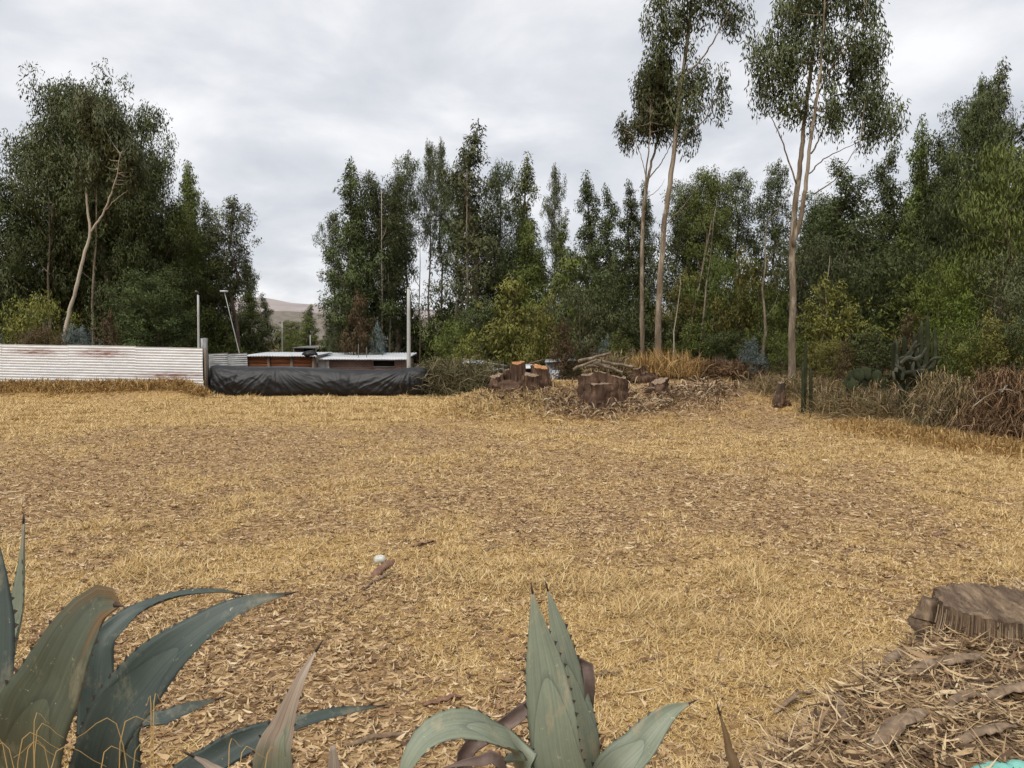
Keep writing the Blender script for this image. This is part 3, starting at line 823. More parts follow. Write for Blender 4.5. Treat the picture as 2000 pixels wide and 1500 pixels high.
# slim bare trunks standing among the others
GT = 'slim bare trunks in the wood'
def pole_trunk(px, y0, y1, d, r, lab, bk='bark_tan', dx=0):
    b = P(px, 650, d); b[2] = float(terrain(b[0], d))
    top = P(px + dx, y1, d) - b
    rg = np.random.default_rng(int(px))
    k = 8; tt = np.linspace(0, 1, k)
    pts = tt[:, None] * top + rg.normal(0, 0.05, (k, 3)) * np.sin(tt * 3.14)[:, None]; pts[0][2] = -0.3
    t = thing('bare_trunk', lab, 'trunk', b, 0, GT)
    mb = MB(); mb.tube(pts, r * (1 - 0.85 * tt), 7)
    link('trunk', mb.mesh('trunk', True), M[bk], t)
    for i in range(3 if r > .06 else 0):
        tw = MB()
        u = rg.uniform(.35, 1); p0 = top * u
        az = rg.uniform(0, 6.28); l = rg.uniform(.4, 1.3)
        tw.tube([p0, p0 + np.array([math.cos(az) * .5, math.sin(az) * .5, .5]) * l, p0 + np.array([math.cos(az) * .8, math.sin(az) * .8, 1.2]) * l], [r * .3, r * .2, .005], 4, cap=False)
        link('branch', tw.mesh('branch', True), M[bk], t)
for a in [
 (912, 700, 330, 49.8, 0.13, 'slim tan trunk right of the brush heap, under the tallest middle tree'),
 (745, 690, 370, 50.3, 0.10, 'thin pale trunk left of the silvery conical shrub', 'bark_pale'),
 (760, 690, 390, 51.5, 0.09, 'thin pale trunk touching the silvery conical shrub on its right', 'bark_pale'),
 (820, 690, 470, 50, 0.08, 'thin dark trunk just right of the concrete pole', 'bark_dark'),
 (1490, 745, 430, 30, 0.08, 'thin pale trunk left of the tall forked tree', 'bark_tan', 8),
 (1603, 720, 500, 28, 0.035, 'thin yellowish stem right of the tall forked tree', 'bark_pale', 18),
 (1335, 690, 430, 35, 0.09, 'leaning bare trunk right of the tall pair', 'bark_tan', 55),
 (1310, 690, 540, 32.5, 0.04, 'short leaning pale stem at the foot of the tall pair', 'bark_pale', 20),
 (1948, 715, 540, 23.5, 0.045, 'thin brown trunk standing in the dry hedge', 'bark_tan'),
 (95, 655, 350, 44, 0.12, 'upright brown trunk left of the pale leaning trunk', 'bark_tan'),
 (178, 655, 330, 44, 0.13, 'upright tan trunk just right of the pale leaning trunk', 'bark_tan', 10),
 (1365, 690, 420, 34, 0.07, 'slim stem leaning right between the two tall trees', 'bark_tan', 30)]:
    pole_trunk(*a)

# dark mass of the wood behind the rows
rng = np.random.default_rng(55)
mass = []; massn = []
keys = ['spire1', 'spire3', 'broad1', 'broad3', 'broad2']
def mass_row(px0, px1, step, top, d):
    for px in np.arange(px0, px1, step):
        p = PROTO[keys[rng.integers(5)]]
        dd = d + rng.uniform(-2, 3); tip = P(px + rng.uniform(-12, 12), top(px) + rng.uniform(-25, 35), dd)
        z0 = float(terrain(tip[0], dd)); sc = (tip[2] - z0) / p['H']
        sel = rng.permutation(len(p['leaves']))[:2900]; lv = p['leaves'][sel]; nm = p['normals'][sel]
        c = lv.mean(1, keepdims=True); lv = c + (lv - c) * 2.0
        a = rng.uniform(0, 6.28); ca, sa = math.cos(a), math.sin(a)
        q = lv @ np.array([[ca, sa, 0], [-sa, ca, 0], [0, 0, 1]]) * [sc * 1.25, sc * 1.25, sc] + [tip[0], dd, z0]
        mass.append(q); massn.append(nm @ np.array([[ca, sa, 0], [-sa, ca, 0], [0, 0, 1]]))
mass_row(-80, 455, 52, lambda p: np.interp(p, [0, 250, 400, 520], [420, 330, 470, 600]), 60)
mass_row(700, 1290, 52, lambda p: np.interp(p, [660, 800, 880, 1290], [520, 600, 540, 510]), 68)
mass_row(1290, 2120, 60, lambda p: np.interp(p, [1290, 1500, 1700, 2000], [440, 430, 360, 260]), 50)
keys = ['bushy1', 'bushy3', 'bushy3', 'bushy1', 'bushy2']
mass_row(-60, 470, 48, lambda p: 585, 52)
mass_row(690, 1290, 44, lambda p: 600, 56)
mass_row(1290, 2120, 56, lambda p: 545, 42)
mass_row(1290, 2120, 52, lambda p: 610, 36)
wm = link('background_wood', quad_mesh('background_wood', np.concatenate(mass), np.concatenate(massn)), M['leaf_dark'])
tag(kind(wm, 'stuff'), 'dark mass of the eucalyptus wood behind the front rows', 'woodland')
#@@PART3
# ================================================================== FENCE, TARP, HOUSES
# ------------------------------------------------------------------ white corrugated sheet fence
m, nt, bs, o_ = new_mat('white_sheet_metal')
at = node(nt, 'ShaderNodeAttribute', attribute_name='rust')
f1 = noise(nt, 7, 6, 0.7, 'Object', (0.5, 1, 2.5)); f2 = noise(nt, 1.2, 4, 0.6)
base = ramp(nt, f1, [(0.25, (0.60, 0.60, 0.60)), (0.6, (0.74, 0.74, 0.74)), (0.8, (0.80, 0.80, 0.79))])
base = mix(nt, f2, base, mix(nt, 1.0, base, (0.86, 0.87, 0.9), 'MULTIPLY'))
rust = ramp(nt, f1, [(0.3, (0.10, 0.055, 0.04)), (0.5, (0.26, 0.10, 0.07)), (0.7, (0.22, 0.20, 0.19))])
mth = node(nt, 'ShaderNodeMath', operation='MULTIPLY'); nt.links.new(at.outputs['Fac'], mth.inputs[0])
mr = node(nt, 'ShaderNodeMapRange'); mr.inputs[1].default_value = 0.38; mr.inputs[2].default_value = 0.56
nt.links.new(noise(nt, 5, 6, 0.75, 'Object', (0.35, 1, 3.0)), mr.inputs[0]); nt.links.new(mr.outputs[0], mth.inputs[1])
nt.links.new(mix(nt, mth.outputs[0], base, rust), bs.inputs['Base Color'])
bs.inputs['Roughness'].default_value = 0.55; bs.inputs['Metallic'].default_value = 0.15
M['sheet'] = m
M['zinc'] = simple('zinc_sheet', [(0.3, (0.20, 0.21, 0.22)), (0.7, (0.36, 0.37, 0.38))], 4, 0.5, metallic=0.3, bstr=0)
M['post_grey'] = simple('grey_post_metal', [(0.3, (0.10, 0.10, 0.10)), (0.7, (0.22, 0.22, 0.21))], 8, 0.6, bstr=0.2)
M['timber'] = simple('weathered_timber', [(0.3, (0.10, 0.075, 0.055)), (0.7, (0.26, 0.20, 0.15))], 9, 0.85, stretch=(1, 1, .2))

def corr_sheet(name, p0, p1, h0, h1, mat, parent, waves=14, amp=0.016, spots=(), nxs=48, vertical=False, thick=0.003):
    """sheet from foot point p0 to p1 (world), heights h0,h1; ridges run horizontally unless vertical"""
    p0, p1 = np.array(p0, float), np.array(p1, float)
    L = np.linalg.norm((p1 - p0)[:2]); dirv = (p1 - p0) / L; nrm = np.array([dirv[1], -dirv[0], 0])
    nzs = waves * 8 if not vertical else 4
    if vertical: nxs = waves * 8
    U, Vv = np.meshgrid(np.linspace(0, 1, nxs + 1), np.linspace(0, 1, nzs + 1))
    ph = (U if vertical else Vv) * waves * 2 * math.pi
    rgs = abs(hash(name)) % 7
    fr_ = (ph / 6.28318) % 1.0
    off = amp * np.sin(ph) * .35 - amp * 1.3 * np.exp(-((fr_ - .5) / .13) ** 2) + 0.012 * np.sin(U * 5 + p0[0]) + 0.07 * (fbm(U * 3 + p0[0], Vv * 2, 4) - .5)
    H = h0 + (h1 - h0) * U
    Pn = p0 + U[..., None] * (p1 - p0) + off[..., None] * nrm + (Vv * H)[..., None] * np.array([0, 0, 1])
    i = np.arange(U.size).reshape(U.shape)
    f = np.stack([i[:-1, :-1], i[:-1, 1:], i[1:, 1:], i[1:, :-1]], -1).reshape(-1, 4)
    me = mesh_np(name, Pn.reshape(-1, 3) - np.array(parent.location), f, smooth_shade=True)
    r = np.zeros(U.shape)
    for (sx, sz, rx, rz) in spots:
        r = np.maximum(r, np.exp(-(((Pn[..., 0] - sx) / rx) ** 2 + ((Pn[..., 2] - sz) / rz) ** 2) ** 1.5))
    vattr(me, 'rust', r.ravel())
    o = link(name, me, mat, parent)
    return o

def fpt(px, py, d=33.0):
    return P(px, py, d)
fence = thing('corrugated_fence', 'long white corrugated metal fence with rust smears at left', 'fence', (fpt(200, 750)[0], 33.0, float(terrain(fpt(200, 750)[0], 33))))
spots = [(fpt(70, 687)[0], fpt(70, 687)[2], 1.1, 0.13), (fpt(200, 690)[0], fpt(200, 690)[2], 1.1, 0.18), (fpt(335, 733)[0], fpt(335, 733)[2], 1.5, 0.12)]
edges = [-255, -125, 4, 135, 266, 396]
for a, b in zip(edges[:-1], edges[1:]):
    ya, yb = np.interp(a, [0, 396], [745, 754]), np.interp(b, [0, 396], [745, 754])
    ta, tb = np.interp(a, [0, 396], [671.5, 679]), np.interp(b, [0, 396], [671.5, 679])
    pa, pb = fpt(a - 1.0, ya), fpt(b + 1.0, yb)
    k = edges.index(a); ta += (0.8, -.5, .4, -.7, .5)[k]; tb += (0.8, -.5, .4, -.7, .5)[k]
    pa[1] -= 0.012 * (k % 2); pb[1] -= 0.012 * (k % 2)
    corr_sheet('sheet', pa, pb, (ya - ta) / FPX * 33, (yb - tb) / FPX * 33, M['sheet'], fence, spots=spots)
for a in edges:
    mb = MB(); p = fpt(a + 4, 750); z0 = float(terrain(p[0], 33.1))
    h = fpt(a, np.interp(a, [0, 396], [673, 680]))[2]
    mb.box((p[0] - .045, 33.06, z0 - .2), (p[0] + .045, 33.15, h))
    me = mb.mesh('post'); me.transform(Matrix.Translation(-fence.location)); link('post', me, M['timber'], fence)
mb = MB()
for a, b in zip(edges[:-1], edges[1:]):
    pass
pa, pb = fpt(-255, 750), fpt(396, 757)
mb.box((pa[0], 32.98, 0.28), (pb[0], 33.05, pb[2] + 0.10))
me = mb.mesh('kickboard'); me.transform(Matrix.Translation(-fence.location)); link('kickboard', me, M['timber'], fence)

# end post, grey sheet piece and grey fence set back
def upright(name, label, cat, px, top, d, r, mat, bottom=None, dx=0, box=False, z0=None):
    b = P(px, 700, d); b[2] = float(terrain(b[0], d)) if z0 is None else z0
    t = P(px + dx, top, d)
    o = thing(name, label, cat, b)
    mb = MB()
    if box: mb.box((-r, -r, -.3), (r, r, t[2] - b[2]))
    else:
        tt = np.linspace(0, 1, 6)
        mb.tube(tt[:, None] * (t - b) + [0, 0, 0] - np.array([0, 0, .3]) * (1 - tt)[:, None], r * (1 - .3 * tt), 10)
    link('shaft', mb.mesh('shaft', not box), mat, o)
    return o, t - b
M['concrete'] = simple('concrete_pole', [(0.3, (0.34, 0.34, 0.32)), (0.7, (0.50, 0.50, 0.47))], 3, 0.85, stretch=(1, 1, .3), bstr=.15)
M['dark'] = simple('dark_void', [(0.3, (0.008, 0.008, 0.008)), (0.7, (0.02, 0.02, 0.02))], 3, 0.9, bstr=0)  # near-black colour standing for unlit space inside openings
o, t = upright('gate_post', 'dark grey metal post at the right end of the white fence', 'post', 402, 660, 33.2, 0.075, M['post_grey'], box=True)
mb = MB(); mb.box((-.20, -.02, t[2] - .85), (-.085, .03, t[2] - .02)); link('bracket', mb.mesh('bracket'), M['zinc'], o)
o, t = upright('concrete_pole', 'pale concrete utility pole standing behind the black tarp', 'pole', 798, 563, 38, 0.115, M['concrete'])
mb = MB(); mb.tube([t + [0, 0, -.02], t + [0, 0, .05]], [.09, .06], 10); link('cap', mb.mesh('cap'), M['concrete'], o)
o, t = upright('lamp_pole', 'thin straight grey lamp pole behind the end of the white fence', 'pole', 387, 576, 39, 0.07, M['concrete'])
mb = MB(); mb.tube([t, t + [.05, -.1, .12], t + [.1, -.5, .15]], [.03, .03, .05], 6); link('lamp_arm', mb.mesh('lamp_arm'), M['post_grey'], o)
b = P(490, 690, 41); b[2] = float(terrain(b[0], 41)); tp = P(438, 569, 41)
o = thing('leaning_pole', 'thin pole leaning left with a flat lamp on its tip', 'pole', b)
mb = MB(); mb.tube(np.linspace(0, 1, 6)[:, None] * (tp - b), np.linspace(.028, .02, 6), 8); link('shaft', mb.mesh('shaft', True), M['concrete'], o)
mb = MB(); q = tp - b; mb.box((q[0] - .19, q[1] - .12, q[2] - .03), (q[0] + .17, q[1] + .12, q[2] + .04)); link('lamp', mb.mesh('lamp'), M['sheet'], o)
for px, top, d, lab in [(551, 628, 60, 'short far post seen under the hill gap'), (606, 655, 62, 'shorter far post right of the other under the gap'), (420, 640, 50, 'thin far pole left of the leaning one')]:
    o, t = upright('far_post', lab, 'post', px, top, d, 0.07, M['concrete'])
    mb = MB(); mb.box((-.18, -.03, t[2] - .12), (.18, .03, t[2] - .05)); link('crossbar', mb.mesh('crossbar'), M['timber'], o)
gf = thing('grey_fence', 'dull grey corrugated fence set back between white fence and wooden shed', 'fence', (P(440, 700, 38)[0], 38, float(terrain(P(440, 700, 38)[0], 38))))
for a, b in [(408, 444), (444, 482)]:
    pa, pb = P(a, 722, 38), P(b + 1, 722, 38)
    corr_sheet('sheet', pa, pb, (722 - 691) / FPX * 38, (722 - 689) / FPX * 38, M['zinc'], gf, waves=8, nxs=12)
for a in (410, 444, 480):
    mb = MB(); p = P(a, 700, 38.1); z0 = float(terrain(p[0], 38.1)); mb.box((p[0] - .04, 38.05, z0 - .2), (p[0] + .04, 38.13, P(a, 693, 38)[2]))
    me = mb.mesh('post'); me.transform(Matrix.Translation(-gf.location)); link('post', me, M['timber'], gf)

# ------------------------------------------------------------------ black tarp over a long low heap
x0, x1 = P(397, 770, 33)[0], P(846, 770, 33)[0]
LT = x1 - x0
nu, nv = 260, 110
U, Vv = np.meshgrid(np.linspace(0, 1, nu), np.linspace(0, 1, nv))
tpx = 397 + U * 441
topy = np.interp(tpx, [397, 408, 420, 500, 545, 600, 700, 770, 805, 822, 832, 838], [728, 718, 716, 717, 716, 719, 724, 722, 717, 719, 726, 742])
hh = (773 - topy) / FPX * 33
dep = 0.85 * np.sqrt(np.clip(1 - ((U - 0.5) / 0.5) ** 14, 0.03, 1))
# cross-section: up the front, over the rounded top, down the back, evenly sampled
ang = np.linspace(0, math.pi, 4000)
c_ = np.sign(np.cos(ang)) * np.abs(np.cos(ang)) ** 0.45; s_ = np.abs(np.sin(ang)) ** 0.5
al = np.concatenate([[0], np.cumsum(np.hypot(np.diff(c_) * .8, np.diff(s_) * 1.25))]); al /= al[-1]
cs = np.interp(Vv, al, c_); sn = np.interp(Vv, al, s_)
bulge = 0.09 * np.sin(np.clip(sn, 0, 1) * math.pi) * (0.5 + fbm(U * 6, U * 0, 14, 2))
yy = -(dep + bulge) * cs; zz = hh * sn
fold = np.zeros_like(U)
xm = U * LT; zr = zz
for (ax, az, n_, amp, rad, sd0) in [(3.05, 1.35, 7, 0.085, 3.0, 1), (8.9, 1.25, 8, 0.10, 2.6, 2), (0.25, 1.2, 9, 0.06, 1.6, 3), (1.2, 0.0, 8, 0.05, 1.6, 6), (6.2, -.4, 7, 0.05, 2.8, 7)]:
    dx, dz = xm - ax, zr - az
    th = np.arctan2(dz, dx); rr = np.hypot(dx, dz)
    w = fbm(th * n_ * 0.9 + sd0 * 7, rr * 0.5, 60 + sd0, 3)
    fold += amp * (1 - np.abs(2 * w - 1) ** 0.7 * 1.3) * np.exp(-(rr / rad) ** 2) * np.minimum(1, rr / .35)
fold += 0.10 * (fbm(xm * 0.6, zr * 1.6 + xm * .35, 90, 2) - .5) + 0.05 * (1 - np.abs(2 * fbm(xm * 1.6 + zr * 2.0, zr * 1.2 - xm * .2, 95, 2) - 1)) - .03
front = np.clip(1.25 - Vv * 1.6, 0, 1)
yy = yy - fold * front * 1.35 * np.minimum(1, zz / .15)
zz = zz + 0.05 * (fbm(xm * 1.1, Vv * 3, 70) - .5) * sn
zz = zz - .03 * (1 - np.minimum(1, sn * 6))
endsq = 1 - 0.06 * 0
Vt = np.stack([x0 + xm + 0.05 * (fbm(Vv * 4, U * 3, 8) - .5), 33.9 + yy, zz + terrain(x0 + xm, 33 + 0 * xm) * .6], -1)
i = np.arange(U.size).reshape(U.shape)
f = np.stack([i[:-1, :-1], i[:-1, 1:], i[1:, 1:], i[1:, :-1]], -1).reshape(-1, 4)
caps = [i[:, 0][::-1].tolist(), i[:, -1].tolist()]
c0 = Vt[:, 0].mean(0) + [-.06, 0, 0]; c1 = Vt[:, -1].mean(0) + [.08, 0, 0]
allv = np.vstack([Vt.reshape(-1, 3), c0, c1]); n0 = U.size
t0 = np.array([[n0, i[k + 1, 0], i[k, 0]] for k in range(nv - 1)]); t1 = np.array([[n0 + 1, i[k, -1], i[k + 1, -1]] for k in range(nv - 1)])
M['tarp'] = simple('black_plastic_sheet', [(0.3, (0.004, 0.004, 0.005)), (0.7, (0.008, 0.008, 0.009))], 2.5, 0.52, bstr=0.12, bdist=0.02, spec=0.45, stretch=(1, 1, 1))
tarp = link('black_tarp', mesh_np('black_tarp', allv, [f, t0, t1], smooth_shade=True), M['tarp'])
tag(tarp, 'long black plastic tarp draped in folds over a low heap', 'tarp')

# ------------------------------------------------------------------ houses behind the tarp
def brick_mat(name, c1, c2, mortar, sc):
    m, nt, bs, o = new_mat(name)
    tc = nt.nodes.new('ShaderNodeTexCoord'); mp = nt.nodes.new('ShaderNodeMapping'); mp.inputs['Rotation'].default_value = (R(90), 0, 0)
    nt.links.new(tc.outputs['Object'], mp.inputs[0])
    b = node(nt, 'ShaderNodeTexBrick', Scale=sc); b.inputs['Color1'].default_value = (*c1, 1); b.inputs['Color2'].default_value = (*c2, 1); b.inputs['Mortar'].default_value = (*mortar, 1)
    b.inputs['Mortar Size'].default_value = 0.03; b.inputs['Brick Width'].default_value = 0.5; b.inputs['Row Height'].default_value = 0.22
    nt.links.new(mp.outputs[0], b.inputs['Vector'])
    f = noise(nt, 2, 5, .7)
    nt.links.new(mix(nt, f, mix(nt, 1.0, b.outputs['Color'], (.7, .7, .72), 'MULTIPLY'), b.outputs['Color']), bs.inputs['Base Color']); bs.inputs['Roughness'].default_value = .9
    M[name] = m
brick_mat('brick_wall', (0.26, 0.125, 0.085), (0.34, 0.19, 0.135), (0.30, 0.27, 0.24), 2.2)
M['plank'] = simple('orange_brown_board', [(0.3, (0.11, 0.04, 0.018)), (0.55, (0.27, 0.10, 0.04)), (0.75, (0.38, 0.17, 0.07))], 5, 0.75, stretch=(.25, 1, 3))
M['white_paint'] = simple('white_paint', [(0.3, (0.62, 0.62, 0.61)), (0.7, (0.76, 0.76, 0.75))], 3, 0.6, bstr=0)
M['roofwhite'] = simple('pale_roof_sheet', [(0.3, (0.42, 0.44, 0.46)), (0.6, (0.58, 0.60, 0.62)), (0.75, (0.66, 0.67, 0.68))], 2.5, 0.5, bstr=0, stretch=(.5, 1, 1))
D = 42.0
def bx(parent, name, mat, px0, px1, py0, py1, d0, d1, dz0=None):
    """a box part whose front face spans the pixels at distance d0"""
    a, b = P(px0, py1, d0), P(px1, py0, d0)
    mb = MB(); L_ = parent.location
    mb.box((a[0] - L_.x, d0 - L_.y, (a[2] if dz0 is None else dz0) - L_.z), (b[0] - L_.x, d1 - L_.y, b[2] - L_.z))
    return link(name, mb.mesh(name), mat, parent)
zg = float(terrain(P(560, 700, D)[0], D))
shed = thing('wooden_shed', 'low shed of orange brown boards under a pale sheet roof', 'shed', (P(555, 700, D)[0], D, zg))
rows_ = np.linspace(694.5, 790, 13)
for k in range(12):
    bx(shed, 'board', M['plank'], 482 + (k % 3), 613 + (k % 2), rows_[k], rows_[k + 1] - .7, D - .02 * (k % 2), D + .06)
bx(shed, 'wall', M['timber'], 484, 612, 694, 790, D + .07, D + 3.2)
for a in (482, 525, 570, 612):
    bx(shed, 'post', M['timber'], a - 1.6, a + 1.6, 693, 790, D - .12, D - .035)
def roof(parent, px0, px1, py_front, py_back, d0, d1, waves, mat):
    a, b = P(px0, py_front, d0), P(px1, py_front, d0); zb = P(px0, py_back, d1)[2]
    Uu, Ww = np.meshgrid(np.linspace(0, 1, waves * 6 + 1), np.linspace(0, 1, 5))
    V_ = np.stack([a[0] + Uu * (b[0] - a[0]), d0 + Ww * (d1 - d0), a[2] + Ww * (zb - a[2]) + .02 * np.sin(Uu * waves * 6.283) + .03 * (fbm(Uu * 4, Ww * 2, 12) - .5)], -1)
    i = np.arange(Uu.size).reshape(Uu.shape)
    f = np.stack([i[:-1, :-1], i[:-1, 1:], i[1:, 1:], i[1:, :-1]], -1).reshape(-1, 4)
    V2 = V_.reshape(-1, 3) - np.array(parent.location)
    n = len(V2)
    # underside and front lip give the sheet its thickness
    lip = np.stack([i[0, :-1], i[0, 1:], i[0, 1:] + n, i[0, :-1] + n], -1)[:, ::-1]
    return link('roof', mesh_np('roof', np.vstack([V2, V2 - [0, 0, .07]]), [f, f[:, ::-1] + n, lip]), mat, parent)
roof(shed, 477, 618, 694, 688, D - .35, D + 3.6, 26, M['roofwhite'])

zg = float(terrain(P(715, 700, D)[0], D))
house = thing('brick_house', 'low brick house with pale sheet roof behind the black tarp', 'house', (P(715, 700, D + 1)[0], D + 1, zg))
dh = D + 1
bx(house, 'wall', M['brick_wall'], 642, 729, 702, 790, dh, dh + .2)
bx(house, 'wall', M['brick_wall'], 771, 792, 702, 790, dh, dh + .2)
bx(house, 'wall', M['brick_wall'], 729, 771, 715.5, 790, dh + .003, dh + .2)
bx(house, 'wall', M['brick_wall'], 729, 771, 702, 704.5, dh + .003, dh + .2)
w_ = bx(house, 'window', M['dark'], 730, 770, 705, 715.5, dh + .12, dh + .16)
bx(house, 'window_sill', M['concrete'], 728, 772, 715.6, 717, dh - .05, dh + .10)
bx(house, 'lintel', M['concrete'], 727, 773, 702.4, 704.6, dh - .03, dh + .05)
bx(house, 'side_wall', M['brick_wall'], 643, 645.5, 702, 790, dh + .21, dh + 4)
bx(house, 'side_wall', M['brick_wall'], 788, 791, 702, 790, dh + .21, dh + 4)
dr = bx(house, 'door', M['white_paint'], 612, 641, 704, 760, dh + .02, dh + .08)
bx(house, 'door_frame', M['white_paint'], 636, 642.5, 701, 760, dh - .06, dh + .018)
roof(house, 606, 794, 700.5, 689, dh - .5, dh + 4.5, 34, M['roofwhite'])
for px, top in ((700, 672), (716, 678)):
    mb = MB(); p = P(px, top, dh + .4) - np.array(house.location); q = P(px, 695, dh + .4) - np.array(house.location)
    mb.tube([q - [0, 0, .3], p], [.018, .018], 5); link('rebar', mb.mesh('rebar'), M['post_grey'], house)
# black bundle lying on the roof edge
def lumpy(name, label, cat, c, r, mat, seed, amp=.35, seg=28, parent=None):
    rg = np.random.default_rng(seed)
    th, ph = np.meshgrid(np.linspace(0, 2 * math.pi, seg, endpoint=False), np.linspace(0.02, math.pi - .02, seg // 2))
    dx, dy, dz = np.cos(th) * np.sin(ph), np.sin(th) * np.sin(ph), np.cos(ph)
    k = 1 + amp * (fbm(dx * 2.2 + seed, dy * 2.2 + dz * 1.7, seed, 4) - .5) * 2
    V_ = np.stack([dx * k * r[0], dy * k * r[1], np.maximum(dz * k * r[2], -r[2] * .75)], -1)
    i = np.arange(th.size).reshape(th.shape); j = np.roll(i, -1, 1)
    f = np.stack([i[:-1], i[1:], j[1:], j[:-1]], -1).reshape(-1, 4)
    o = link(name, mesh_np(name, V_.reshape(-1, 3), [f], smooth_shade=True), mat, parent, c)
    if parent is None: tag(o, label, cat)
    return o
lumpy('black_bundle', 'black plastic bundle lying on the shed roof corner beside the white door', 'bundle', P(604, 692, D - .1), (.42, .35, .2), M['tarp'], 5)
d2 = 58
fh = thing('far_house', 'small dark brick house with two openings behind the sheds', 'house', (P(610, 690, d2)[0], d2, float(terrain(P(610, 690, d2)[0], d2))))
bx(fh, 'wall', M['brick_wall'], 574, 643, 679, 760, d2, d2 + 3)
bx(fh, 'window', M['dark'], 594, 610, 681, 690, d2 - .03, d2 + .02)
bx(fh, 'window', M['dark'], 619, 637, 681, 690, d2 - .03, d2 + .02)
roof(fh, 570, 648, 679, 675.5, d2 - .5, d2 + 4, 16, M['post_grey'])

# collapsed sheds right of the brush heap, behind the mound
def slab(name, pts, th, mat, parent):
    """thin sheet through four world points"""
    pts = np.array(pts, float); nrm = np.cross(pts[1] - pts[0], pts[3] - pts[0]); nrm /= np.linalg.norm(nrm)
    v = np.vstack([pts, pts - nrm * th]) - np.array(parent.location)
    return link(name, mesh_np(name, v, [np.array([[0, 1, 2, 3], [7, 6, 5, 4], [0, 4, 5, 1], [1, 5, 6, 2], [2, 6, 7, 3], [3, 7, 4, 0]])]), mat, parent)
ds = 38.5
zs_ = float(terrain(P(950, 715, ds)[0], ds))
cs_ = thing('lean_to_shed', 'low lean-to with sloping white and grey roof sheets behind the brush heap', 'shed', (P(960, 715, ds)[0], ds, zs_))
slab('roof_sheet', [P(903, 709, ds), P(946, 709, ds - .2), P(946, 703.5, ds + 1.5), P(905, 704, ds + 1.5)], .04, M['roofwhite'], cs_)
slab('roof_sheet', [P(935, 722, ds - .6), P(985, 723, ds - .6), P(980, 717, ds + 1), P(940, 716, ds + 1)], .04, M['roofwhite'], cs_)
slab('rafter', [P(905, 700, ds - .1), P(990, 713, ds - .5), P(990, 715.5, ds - .5), P(905, 702, ds - .1)], .08, M['zinc'], cs_)
bx(cs_, 'wall', M['brick_wall'], 930, 975, 716, 770, ds + 1.6, ds + 2)
bx(cs_, 'wall', M['dark'], 968, 995, 716, 765, ds + .5, ds + .9)  # black panel painted as the unlit space under the roof sheets
dk = 36
sk_ = thing('sheet_shelter', 'grey sheet shelter with dark opening between the two stumps', 'shed', (P(1070, 715, dk)[0], dk, float(terrain(P(1070, 715, dk)[0], dk))))
slab('roof_sheet', [P(1022, 719, dk), P(1052, 718, dk), P(1050, 711, dk + 1.5), P(1022, 711, dk + 1.5)], .04, M['roofwhite'], sk_)
slab('roof_sheet', [P(1064, 707, dk - .1), P(1125, 703, dk), P(1120, 699, dk + 1.2), P(1066, 701.5, dk + 1.2)], .04, M['zinc'], sk_)
bx(sk_, 'wall', M['zinc'], 1066, 1100, 706, 760, dk + .2, dk + .3)
bx(sk_, 'panel', M['roofwhite'], 1078, 1098, 723, 760, dk + .08, dk + .17)
bx(sk_, 'wall', M['dark'], 1020, 1064, 720, 760, dk + .4, dk + .5)  # black panel painted as the shade inside the opening
slab('rafter', [P(1030, 710, dk - .2), P(1062, 701, dk - .2), P(1062, 703, dk - .2), P(1030, 712, dk - .2)], .06, M['timber'], sk_)

